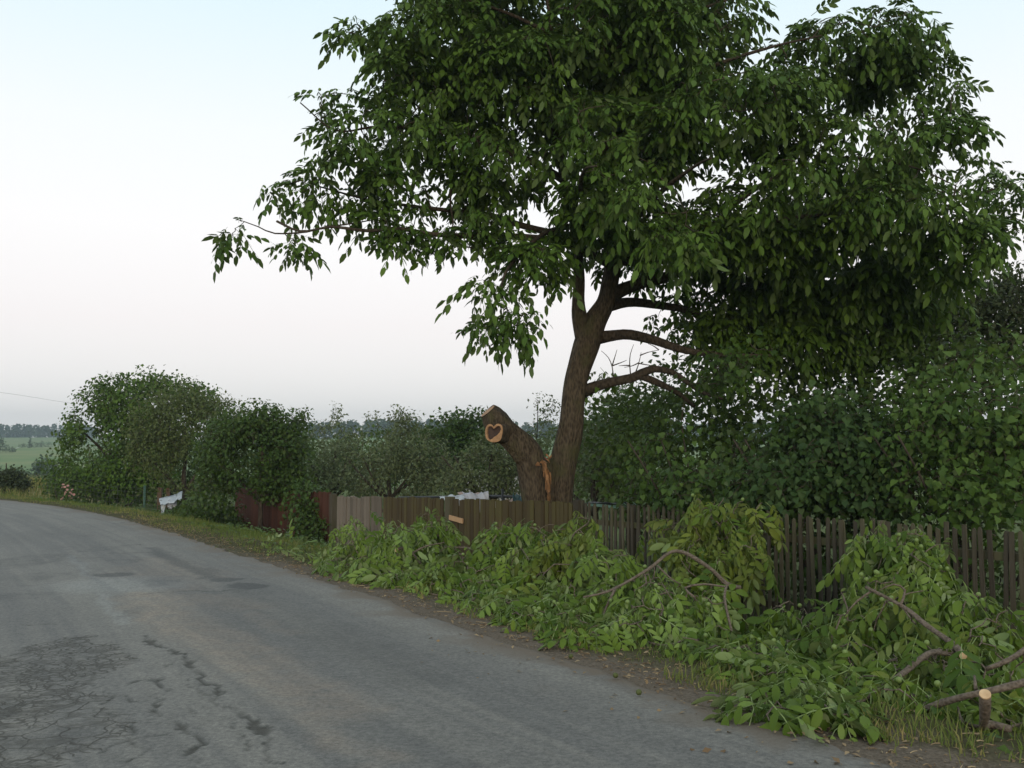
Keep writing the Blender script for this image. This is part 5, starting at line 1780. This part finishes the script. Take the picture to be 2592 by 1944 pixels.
def blades(geo, x, y, zb, h, w, tint):
    n = len(x)
    a = rng.uniform(0, 6.28, n)
    la = rng.uniform(0, 6.28, n)
    lean = h * rng.uniform(.15, .8, n)
    s = np.stack([np.cos(a), np.sin(a), 0 * a], 1) * (w / 2)[:, None]
    b = np.stack([x, y, zb - .01], 1)
    l = np.stack([np.cos(la) * lean, np.sin(la) * lean, 0 * a], 1)
    mid = b + l * .35 + np.stack([0 * a, 0 * a, h * .6], 1)
    tip = b + l + np.stack([0 * a, 0 * a, h], 1)
    V = np.stack([b - s, b + s, mid - s * .7, mid + s * .7, tip], 1)
    q = (np.arange(n) * 5)[:, None]
    F = np.concatenate([q + np.array([0, 1, 3]), q + np.array([0, 3, 2]), q + np.array([2, 3, 4])])
    geo.add(V.reshape(-1, 3), F, np.repeat(tint, 5))


n = 84000
s_ = c_near - 1.5 + (rng.random(n) ** .85) * 45
t_ = .15 + (rng.random(n) ** .8) * 4.6
dens = fbm(s_, t_, 1.2, 81)
near = s_ < c_near + 11
keep = (dens + .36 * sstep(.25, .9, t_) + .20 * ~near > .52 + .22 * (1 - sstep(.15, .6, t_)))
s_, t_ = s_[keep], t_[keep]
ns_ = 5200
s2_, t2_ = c_near - .5 + rng.random(ns_) * 9, .32 + np.abs(rng.normal(size=ns_)) * .42
k2_ = fbm(s2_, t2_, 1.9, 88, 3) > .50
s_, t_ = np.concatenate([s_, s2_[k2_]]), np.concatenate([t_, t2_[k2_]])
tuft = np.concatenate([np.zeros(len(s_) - int(k2_.sum())), np.ones(int(k2_.sum()))])
ep, en = edge_at(s_)
x, y = ep[:, 0] + en[:, 0] * t_, ep[:, 1] + en[:, 1] * t_
zb = verge_z(x, y, t_)
straw = np.clip(sstep(.42, .72, fbm(x, y, .9, 83)) * .8 * (1 - .7 * sstep(1.2, 2.6, t_)) + .45 * (1 - sstep(.2, .8, t_)) + rng.normal(size=len(x)) * .13, 0, 1)
straw = np.clip(straw + tuft * rng.uniform(.0, .7, len(x)), 0, 1)
h = (1 + .5 * tuft) * rng.uniform(.04, .12, len(x)) * (.6 + .6 * sstep(.3, 2.0, t_)) * (1 + .6 * (rng.random(len(x)) < .08))
g = Geo()
blades(g, x, y, zb, h, rng.uniform(.006, .013, len(x)), straw)
g.build("grass", M['grass'], kind="stuff")
# tall dry grass beyond the bend
n = 16000
x = rng.uniform(-34, -13, n)
y = rng.uniform(33, 52, n)
s_, t_ = road_st(x, y)
keep = (t_ > .6) & (x / y < -.455)
x, y, t_ = x[keep], y[keep], t_[keep]
g = Geo()
blades(g, x, y, land(x, y, t_), rng.uniform(.15, .45, len(x)) * sstep(.4, 2.2, t_) + .06, rng.uniform(.012, .03, len(x)), np.clip(.75 * sstep(1.2, 2.4, t_) + rng.normal(size=len(x)) * .22 + .1, 0, 1))
g.build("dry_grass", M['grass'], kind="stuff")

# weeds between grass and fence
n = 9000
s_ = c_near - 1 + rng.random(n) * 36
t_ = .7 + rng.random(n) ** .7 * 4.0
k_ = (fbm(s_, t_, .8, 86) > .47) & ((s_ > c_near + 9) | (rng.random(n) < .35))
s_, t_ = s_[k_], t_[k_]
ep, en = edge_at(s_)
x, y = ep[:, 0] + en[:, 0] * t_, ep[:, 1] + en[:, 1] * t_
zb = verge_z(x, y, t_) + rng.uniform(.02, .22, len(x)) * sstep(.6, 2, t_)
nn = len(x)
R = frames(rng.normal(size=(nn, 3)) * (1, 1, .3), rng.normal(size=(nn, 3)) * .3 + (0, 0, 1))
g = Geo()
leaves_into(g, TSW, np.stack([x, y, zb], 1), R, rng.uniform(.04, .11, nn), rng.random(nn))
g.build("weeds", M['weed'], kind="stuff")

# straw, chips and twigs on the dirt edge
M['litter'] = mat_leaf("dry_litter", (.13, .085, .05), (.42, .33, .20), (.30, .22, .13), .05, .8, .15)
g = Geo()
n = 2000
s_ = c_near - 1.5 + rng.random(n) ** 1.3 * 22
t_ = np.abs(rng.normal(size=n)) * .42 - .12 + .25
ep, en = edge_at(s_)
x, y = ep[:, 0] + en[:, 0] * t_, ep[:, 1] + en[:, 1] * t_
zb = np.maximum(verge_z(x, y, t_), np.where(t_ < .05, .012, -9)) + .012
a = rng.uniform(0, 3.14, n)
L = rng.uniform(.012, .05, n) * np.where(rng.random(n) < .05, 3.8, 1)
d = np.stack([np.cos(a) * L, np.sin(a) * L, rng.normal(size=n) * .006], 1)
c0 = np.stack([x, y, zb], 1)
pth = np.stack([c0 - d / 2, c0 + np.stack([0 * a, 0 * a, .004 + 0 * a], 1), c0 + d / 2], 1)
tn = rng.random(n) ** 2
q0 = g.n
tubes_batch(g, pth, rng.uniform(.002, .005, n), rng.uniform(.001, .003, n), 4, np.repeat(tn, 12))
n2 = 900
s_ = c_near - 1 + rng.random(n2) * 20
t_ = np.abs(rng.normal(size=n2)) * .5 - .15
ep, en = edge_at(s_)
x, y = ep[:, 0] + en[:, 0] * t_, ep[:, 1] + en[:, 1] * t_
zb = np.maximum(verge_z(x, y, t_), np.where(t_ < .05, .010, -9)) + .012
leaves_into(g, TS, np.stack([x, y, zb], 1), frames(rng.normal(size=(n2, 3)) * (1, 1, .1), rng.normal(size=(n2, 3)) * .25 + (0, 0, 1)), rng.uniform(.02, .055, n2), rng.random(n2) * .6)
g.build("litter", M['litter'], kind="stuff")


# ================================================================== cut walnut branches on the verge
def cut_branch(label, stems, blobs, n, per=5, mat='cut_leaf', size=.92, mats2=None, minlift=.05, arch=.06, dY=.0, dS=.12):
    allp = [np.array([D(*p[:3]) for p in st[0]]) for st in stems]
    b = allp[0].mean(0)
    b[2] = land_at(b[0], b[1])
    root = thing("cut_branch", b, label, "cut branch", "cut walnut branches dumped on the verge")
    sk = []
    for i, (pts, r0, r1, cut) in enumerate(stems):
        q0 = np.array([D(p[0], p[1], p[2] - dS) for p in pts])
        gzz = np.array([land_at(p[0], p[1]) for p in q0])
        q0[:, 2] = np.maximum(q0[:, 2], gzz + r0)
        q = catmull(q0, .06)
        g = Geo()
        rad = .82 * np.linspace(r0, r1, len(q)) * (1 + .10 * np.sin(np.arange(len(q)) * .9) * (rng.random() > .4))
        tube(g, q, rad, 12, .12, seed=i + 20)
        o = g.build("stem" if i == 0 else "side_branch", M['cut_bark'], root)
        sk.append(q)
        if cut:
            ax = unit(q[0] - q[1])
            e1 = unit(np.cross(ax, (0, 0.2, 1)))
            e2 = np.cross(ax, e1)
            aa = np.arange(16) / 16 * 6.2832
            g = Geo()
            rim0 = q[0] + ax * .002 + (e1 * np.cos(aa)[:, None] + e2 * np.sin(aa)[:, None]) * r0 * .86
            rim1 = q[0] + ax * .010 + (e1 * np.cos(aa)[:, None] + e2 * np.sin(aa)[:, None]) * r0 * .83
            ii = np.arange(16)
            g.add(np.vstack([rim0, rim1, q[:1] + ax * .012]), [np.stack([ii, (ii + 1) % 16, (ii + 1) % 16 + 16, ii + 16], -1), np.stack([np.full(16, 32), ii + 16, (ii + 1) % 16 + 16], -1)])
            g.build("cut_face", M['cut_wood'], o, smooth=False)
    cc, oo = sample_blobs(blobs, int(n * 1.3), .45)
    cc[:, 1] += dY
    if minlift > .04:
        cc[:, 2] += .05
    f_ = fbm(cc[:, 0] * 2 + cc[:, 1], cc[:, 2] * 2.2 + cc[:, 1] * .7, 1.2, 97, 3)
    if len(cc) > 90:
        cc, oo = cc[f_ > .41], oo[f_ > .41]
    s2, t2 = road_st(cc[:, 0], cc[:, 1])
    gzz = np.where(t2 > 0, land(cc[:, 0], cc[:, 1], t2), .02)
    cc[:, 2] = np.maximum(cc[:, 2], gzz + minlift + .10 * rng.random(len(cc)))
    pa = grow(np.concatenate(sk), cc, arch, .09)
    Lp = np.linalg.norm(pa[:, 3] - pa[:, 0], axis=1)
    g = Geo()
    tubes_batch(g, pa, .005 + .008 * np.clip(Lp, 0, 1.2), np.full(len(pa), .004), 6)
    g.build("twigs", M['cut_bark'], root, kind="stuff")
    org, R, sc, ti = shoots(cc, oo, per, size * .95, -.65)
    R = frames(R[:, :, 0], R[:, :, 2] + rng.normal(size=(len(org), 3)) * .35)
    # leaves may not sink into the ground: lift those that would
    tip = org + R[:, :, 0] * .38 * sc[:, None]
    tip[:, 2] -= .08
    s3, t3 = road_st(tip[:, 0], tip[:, 1])
    gt = np.where(t3 > 0, land(tip[:, 0], tip[:, 1], t3), .012)
    need = np.maximum(0, gt + .01 - tip[:, 2])
    xd = R[:, :, 0].copy()
    xd[:, 2] += need * 2.2
    R = frames(xd, R[:, :, 2])
    org[:, 2] += need * .25
    px, py, f = project(org)
    idx = pick_parts(org, 300)
    keep = np.ones(len(org), bool)
    keep[idx] = False
    if keep.any():
        g = Geo()
        leaves_into(g, TWC, org[keep], R[keep], sc[keep], ti[keep])
        g.build("leaves", M[mat], root, kind="stuff")
    sel = rng.random(len(idx)) < (.25 if mats2 else 0)
    leaf_parts(root, TWC, "cut", M[mat], org[idx][~sel], R[idx][~sel], sc[idx][~sel], ti[idx][~sel])
    if mats2:
        leaf_parts(root, TWC, "cut", M[mats2], org[idx][sel], R[idx][sel], sc[idx][sel], ti[idx][sel])
    # green nuts in small clusters
    nm = _leafmesh.get("nut")
    if nm is None:
        g = Geo()
        blob_mesh(g, (0, 0, 0), .021, seg=8, rings=6)
        nm = _leafmesh["nut"] = g.mesh("green_walnut", M['green_nut'])
    for q in cc[rng.choice(len(cc), max(1, len(cc) // 5), replace=False)]:
        for k in range(rng.integers(1, 3)):
            o = bpy.data.objects.new("green_walnut", nm)
            COL.objects.link(o)
            o.parent = root
            o.location = q + rng.normal(size=3) * .03 + (0, 0, .02) - np.array(root.location)
    return root


cut_branch("small pale-leaved cut branch farthest up the road, left end of the heap",
           [([(800, 1225, 13.6), (770, 1190, 13.7), (755, 1150, 13.8)], .015, .006, False)],
           [BD(755, 1185, 13.6, 40, 26, .3), BD(760, 1140, 13.9, 26, 20, .2, .7), BD(735, 1235, 13.0, 34, 22, .3), BD(790, 1220, 13.0, 34, 30, .3)], 22, 5, 'cut_leaf_pale', .85, 'cut_leaf')
cut_branch("pale drooping cut branch with a bent sawn stem, below the short nailed plank's left",
           [([(857, 1188, 12.45), (880, 1186, 12.68), (905, 1215, 12.8), (925, 1250, 12.9)], .030, .018, True), ([(890, 1195, 12.75), (920, 1180, 12.8), (960, 1172, 12.9)], .014, .008, False)],
           [BD(845, 1165, 12.8, 40, 34, .35), BD(825, 1215, 12.4, 40, 40, .35), BD(850, 1260, 12.0, 44, 28, .35), BD(890, 1150, 13.2, 36, 22, .3, .8), BD(890, 1280, 11.8, 40, 24, .3)], 34, 5, 'cut_leaf_pale', .9, 'cut_leaf')
cut_branch("mid-green cut branch standing highest against the mossy boards",
           [([(1050, 1210, 13.2), (1015, 1185, 13.4), (975, 1180, 13.5), (940, 1150, 13.6)], .022, .01, False), ([(1060, 1218, 13.1), (1030, 1192, 13.2)], .02, .015, False)],
           [BD(930, 1165, 13.6, 50, 34, .35), BD(928, 1140, 13.7, 30, 24, .3, .8), BD(960, 1220, 13.0, 55, 34, .4), BD(1010, 1245, 12.8, 50, 26, .4)], 34, 5, 'cut_leaf', .9)
cut_branch("low cut branch with broad fresh leaves hanging down over the dirt edge",
           [([(1010, 1270, 11.6), (970, 1260, 11.7), (930, 1265, 11.7)], .016, .007, False)],
           [BD(930, 1262, 11.6, 60, 30, .4), BD(985, 1255, 11.4, 60, 36, .4), BD(1040, 1285, 11.0, 60, 34, .4), BD(1090, 1265, 11.6, 50, 40, .4)], 36, 5, 'cut_leaf', .95, 'cut_leaf_yellow')
cut_branch("mid-green cut branch leaning on the mossy boards under the sawn knots",
           [([(1150, 1270, 12.3), (1120, 1220, 12.5), (1080, 1170, 12.7)], .02, .008, False)],
           [BD(1075, 1165, 12.7, 36, 26, .3, .9), BD(1110, 1195, 12.5, 60, 34, .35), BD(1150, 1240, 12.0, 60, 40, .4), BD(1070, 1225, 12.4, 40, 34, .35), BD(1160, 1190, 12.4, 40, 24, .3)], 36, 5, 'cut_leaf', .92)
cut_branch("arching yellow-green cut branch, tallest spray in front of the board and picket joint",
           [([(1230, 1290, 11.4), (1225, 1220, 11.5), (1235, 1160, 11.6), (1270, 1130, 11.7)], .022, .008, False)],
           [BD(1225, 1165, 11.5, 44, 30, .3), BD(1270, 1140, 11.6, 28, 18, .2, .9), BD(1215, 1215, 11.3, 56, 40, .4), BD(1200, 1280, 10.9, 60, 40, .4), BD(1260, 1230, 11.4, 40, 44, .35)], 38, 5, 'cut_leaf_yellow', 1.0, 'cut_leaf')
cut_branch("broad cut branch under a bent grey bough, in front of the first pickets",
           [([(1600, 1270, 9.8), (1570, 1262, 9.8), (1530, 1225, 9.8), (1460, 1190, 9.9), (1400, 1230, 9.8), (1320, 1275, 9.6), (1260, 1290, 9.5)], .028, .012, False), ([(1330, 1270, 9.6), (1310, 1310, 9.5), (1300, 1340, 9.4)], .016, .009, False), ([(1420, 1222, 9.8), (1450, 1250, 9.7), (1470, 1262, 9.7)], .012, .006, False), ([(1390, 1235, 9.8), (1396, 1260, 9.7), (1370, 1275, 9.6)], .012, .006, False)],
           [BD(1320, 1235, 10.2, 60, 36, .4), BD(1270, 1310, 9.6, 60, 34, .4), BD(1390, 1265, 10.0, 70, 34, .4), BD(1240, 1345, 9.4, 54, 28, .3), BD(1340, 1320, 9.2, 60, 30, .3), BD(1440, 1290, 9.6, 50, 30, .35)], 50, 5, 'cut_leaf', .98, 'cut_leaf_pale', dY=.3)
cut_branch("yellowish spray of a cut branch hooked over the picket tops",
           [([(1600, 1250, 11.0), (1580, 1180, 11.2), (1540, 1120, 11.4), (1480, 1120, 11.6)], .018, .007, False)],
           [BD(1560, 1100, 11.5, 70, 24, .3, 1.1), BD(1610, 1095, 11.3, 40, 18, .25), BD(1590, 1150, 11.2, 44, 40, .3), BD(1430, 1150, 11.8, 44, 24, .3), BD(1610, 1200, 10.9, 30, 50, .3, .9), BD(1500, 1170, 11.5, 60, 36, .4), BD(1520, 1230, 10.8, 70, 40, .4)], 40, 5, 'cut_leaf_yellow', .98, 'cut_leaf')
cut_branch("front cut branch with big pale hanging leaflets over the dirt strip, under the grey bough",
           [([(1590, 1445, 8.6), (1590, 1400, 8.6), (1575, 1340, 8.7), (1565, 1290, 8.9), (1570, 1265, 9.0)], .016, .013, True), ([(1500, 1390, 8.6), (1460, 1370, 8.7), (1420, 1350, 8.8)], .016, .008, False), ([(1400, 1390, 8.5), (1440, 1400, 8.4), (1500, 1380, 8.5), (1560, 1425, 8.3)], .013, .007, False), ([(1500, 1290, 9.0), (1480, 1270, 9.1), (1520, 1262, 9.1), (1570, 1268, 9.0)], .014, .010, False)],
           [BD(1440, 1310, 8.8, 60, 28, .3), BD(1530, 1320, 8.7, 55, 36, .3), BD(1400, 1360, 8.5, 70, 30, .3), BD(1500, 1380, 8.4, 70, 28, .3, .8), BD(1350, 1385, 8.3, 60, 26, .3), BD(1210, 1385, 8.6, 60, 20, .25), BD(1500, 1430, 7.8, 60, 16, .25, .6)], 48, 5, 'cut_leaf', .95, 'cut_leaf_pale', dY=.3)
cut_branch("shaded cut branch lying between the bough and the right-hand heap, close to the pickets",
           [([(1830, 1420, 8.6), (1760, 1400, 8.8), (1690, 1390, 9.0), (1640, 1370, 9.2)], .018, .007, False), ([(1750, 1400, 8.8), (1730, 1340, 9.0)], .012, .006, False)],
           [BD(1720, 1345, 9.0, 60, 32, .35), BD(1660, 1390, 8.8, 50, 36, .35), BD(1760, 1410, 8.4, 70, 34, .35), BD(1690, 1450, 8.0, 70, 30, .3), BD(1800, 1340, 9.0, 50, 34, .35), BD(1620, 1460, 7.8, 50, 20, .25)], 44, 5, 'cut_leaf', .9)
cut_branch("leafy cut bough propped high against the pickets above the right-hand heap",
           [([(2010, 1300, 8.9), (1990, 1240, 9.1), (1950, 1190, 9.3), (1900, 1170, 9.5)], .018, .007, False)],
           [BD(1930, 1165, 9.4, 56, 30, .3), BD(2000, 1175, 9.2, 34, 22, .25, .9), BD(1940, 1215, 9.2, 70, 34, .35), BD(1880, 1200, 9.6, 36, 34, .3), BD(2010, 1225, 9.0, 44, 34, .3)], 32, 5, 'cut_leaf', .95, 'cut_leaf_pale')
cut_branch("big forked cut branch with a pale round saw cut, in the right-hand heap",
           [([(2080, 1416, 6.98), (2056, 1390, 7.16), (2000, 1350, 7.4), (1950, 1310, 7.6), (1870, 1268, 7.8)], .030, .014, True), ([(2070, 1409, 7.12), (2040, 1410, 7.1), (2005, 1412, 7.0), (1950, 1455, 6.8), (1880, 1500, 6.5), (1840, 1545, 6.3), (1808, 1562, 6.2)], .028, .014, False), ([(1945, 1308, 7.6), (1955, 1275, 7.7), (1930, 1262, 7.7), (1900, 1275, 7.7)], .012, .005, False), ([(1885, 1275, 7.8), (1850, 1300, 7.8), (1825, 1330, 7.8)], .012, .006, False), ([(1960, 1440, 6.9), (1990, 1430, 7.0), (2030, 1400, 7.2)], .010, .008, False)],
           [BD(1900, 1340, 7.7, 70, 36, .35), BD(1860, 1400, 7.4, 70, 40, .35), BD(1960, 1380, 7.3, 60, 40, .35), BD(1900, 1460, 6.9, 80, 36, .3), BD(2010, 1300, 7.9, 60, 30, .3), BD(1960, 1280, 8.0, 60, 22, .3, .8), BD(1820, 1450, 7.4, 60, 36, .35), BD(1930, 1520, 6.5, 70, 30, .3), BD(2020, 1490, 6.7, 60, 40, .3)], 72, 5, 'cut_leaf', .95, 'cut_leaf_yellow', dY=.35)
cut_branch("flat-lying fresh cut spray reaching onto the asphalt edge",
           [([(1800, 1545, 6.2), (1750, 1535, 6.1), (1690, 1530, 6.0)], .013, .006, False)],
           [BD(1690, 1530, 6.0, 60, 22, .25), BD(1760, 1530, 6.1, 60, 28, .25), BD(1640, 1560, 5.7, 30, 8, .15, .8), BD(1800, 1575, 5.8, 40, 12, .2, .8), BD(1730, 1500, 6.4, 50, 18, .25)], 26, 5, 'cut_leaf', .95, 'cut_leaf_pale', .03)
cut_branch("thick sawn bough with the largest round pale cut face, nearest the camera",
           [([(2128, 1501, 5.60), (2127, 1545, 5.74), (2124, 1590, 5.9), (2140, 1640, 6.0), (2185, 1680, 5.9)], .036, .025, True), ([(1990, 1545, 6.3), (2030, 1520, 6.2), (2090, 1503, 6.05), (2150, 1490, 6.0), (2230, 1470, 6.0)], .024, .024, False), ([(2130, 1445, 6.6), (2180, 1425, 6.6), (2240, 1385, 6.7)], .018, .022, False), ([(2105, 1460, 6.2), (2108, 1490, 6.1)], .009, .012, False), ([(2120, 1590, 6.0), (2080, 1570, 6.1), (2070, 1530, 6.2)], .014, .008, False), ([(2130, 1610, 6.0), (2180, 1580, 6.1), (2230, 1555, 6.2)], .012, .008, False)],
           [BD(2080, 1460, 6.6, 60, 36, .3), BD(2170, 1440, 7.0, 60, 40, .3), BD(2060, 1590, 6.0, 60, 40, .3), BD(2150, 1560, 6.3, 60, 40, .3), BD(2200, 1620, 5.9, 50, 30, .25), BD(1990, 1590, 5.9, 50, 24, .25, .8), BD(2150, 1350, 7.6, 60, 44, .35), BD(2220, 1500, 6.6, 50, 50, .3)], 56, 5, 'cut_leaf', .92, 'cut_leaf_yellow', dY=.3)

cut_branch("low sprig of cut leaves lying along the dirt below the arching yellow-green branch",
           [([(1250, 1375, 8.6), (1200, 1372, 8.6), (1160, 1362, 8.7)], .012, .006, False)],
           [BD(1190, 1370, 8.7, 60, 18, .3), BD(1260, 1390, 8.3, 60, 16, .3), BD(1130, 1345, 9.2, 50, 20, .3), BD(1150, 1310, 10.0, 60, 24, .35)], 30, 5, 'cut_leaf', .9, None, minlift=.03)
cut_branch("low tangle of cut leaves on the verge between the grey bough and the flat-lying spray",
           [([(1640, 1470, 7.2), (1590, 1468, 7.2), (1540, 1450, 7.4)], .012, .006, False)],
           [BD(1560, 1445, 7.6, 60, 18, .3), BD(1640, 1475, 7.1, 60, 18, .3), BD(1720, 1480, 7.1, 50, 24, .3), BD(1680, 1420, 8.0, 60, 30, .35)], 30, 5, 'cut_leaf', .88, None, minlift=.03)
cut_branch("leafy cut bough filling the middle of the heap in front of the last mossy boards",
           [([(1190, 1330, 10.9), (1170, 1250, 11.2), (1130, 1190, 11.6)], .018, .007, False)],
           [BD(1110, 1250, 11.4, 60, 50, .4), BD(1170, 1200, 11.6, 50, 40, .35), BD(1060, 1290, 11.2, 50, 36, .35), BD(1180, 1290, 10.8, 60, 44, .35), BD(1000, 1235, 12.4, 50, 30, .35), BD(1290, 1220, 11.0, 40, 40, .35), BD(1130, 1160, 12.0, 46, 28, .3), BD(1090, 1155, 12.4, 36, 24, .3), BD(1190, 1165, 11.8, 30, 24, .25)], 64, 5, 'cut_leaf', .95, 'cut_leaf_pale')

cut_branch("low fringe of cut leaves touching the asphalt below the pale drooping branch",
           [([(960, 1295, 10.9), (900, 1290, 11.2), (840, 1272, 11.7)], .012, .006, False)],
           [BD(800, 1262, 12.1, 50, 14, .3), BD(870, 1282, 11.5, 50, 16, .3), BD(950, 1298, 11.0, 50, 18, .3), BD(1040, 1322, 10.2, 60, 18, .3), BD(1110, 1340, 9.7, 50, 18, .3)], 34, 5, 'cut_leaf', .88, 'cut_leaf_pale', minlift=.03)

# loose walnut leaves on the far verge and single nuts on the asphalt
loose = [(640, 1355, 15.9), (690, 1368, 15.2), (760, 1392, 14.2), (820, 1405, 13.8), (700, 1352, 16.5), (860, 1395, 14.6), (900, 1400, 14.6)]
g = Geo()
for px, py, yy in loose:
    q = P(px, py, yy)
    zz = land_at(q[0], q[1])
    n = 6
    org = np.array((q[0], q[1], zz + .08)) + rng.normal(size=(n, 3)) * (.3, .3, .04)
    leaves_into(g, TWC, org, frames(rng.normal(size=(n, 3)) * (1, 1, .4), rng.normal(size=(n, 3)) * .5 + (0, 0, 1)), rng.uniform(.7, 1.0, n), rng.random(n))
o = g.build("fallen_leaves", M['cut_leaf_pale'], kind="stuff")

g = Geo()
blob_mesh(g, (0, 0, 0), (.020, .020, .018), seg=10, rings=7, noise=.04)
M['old_nut'] = mat_plain("bruised_walnut_husk", (.085, .11, .028), (.045, .05, .018), 40, .6, .3)
nutm = g.mesh("fallen_walnut", M['old_nut'])
for px, py, lab in ((1558, 1722, "green walnut lying at the dirt edge of the road, nearest the heap"), (1617, 1766, "dark green walnut alone on the grey asphalt, nearest the camera"), (1445, 1660, "green walnut among the leaves on the dirt strip")):
    q = gpix(px, py)
    o = bpy.data.objects.new("fallen_walnut", nutm)
    COL.objects.link(o)
    t1 = road_st([q[0]], [q[1]])[1][0]
    o.location = (q[0], q[1], (.012 if t1 < .05 else land_at(*q)) + .022)
    o.rotation_euler = (.3, rng.random() * 3, rng.random() * 6)
    tag(o, lab, "walnut", "green walnuts fallen on the road")
# dead leaf crumbs and bark flakes on the asphalt
g = Geo()
n = 70
px_ = rng.uniform(1000, 2300, n)
py_ = 1560 + (px_ - 1100) * .315 + np.abs(rng.normal(size=n)) * 55 + 20
pts = np.array([gpix(a_, min(b_, 1940)) for a_, b_ in zip(px_, py_)])
leaves_into(g, TS, np.column_stack([pts, np.full(n, .017)]), frames(rng.normal(size=(n, 3)) * (1, 1, .15), rng.normal(size=(n, 3)) * .3 + (0, 0, 1)), rng.uniform(.015, .06, n), rng.random(n) * .4)
g.build("leaf_crumbs", M['litter'], kind="stuff")

# ------------------------------------------------------------------ haze
hz = bpy.data.materials.new("valley_haze")
hz.use_nodes = True
nt = hz.node_tree
nt.nodes.clear()
o_ = nt.nodes.new("ShaderNodeOutputMaterial")
v_ = nt.nodes.new("ShaderNodeVolumePrincipled")
v_.inputs["Color"].default_value = (.50, .62, .70, 1)
v_.inputs["Density"].default_value = .0006
nt.links.new(v_.outputs[0], o_.inputs["Volume"])
g = Geo()
box(g, (-1100, -120, -16), (800, 1150, 40))
g.build("haze", hz, smooth=False, kind="stuff")
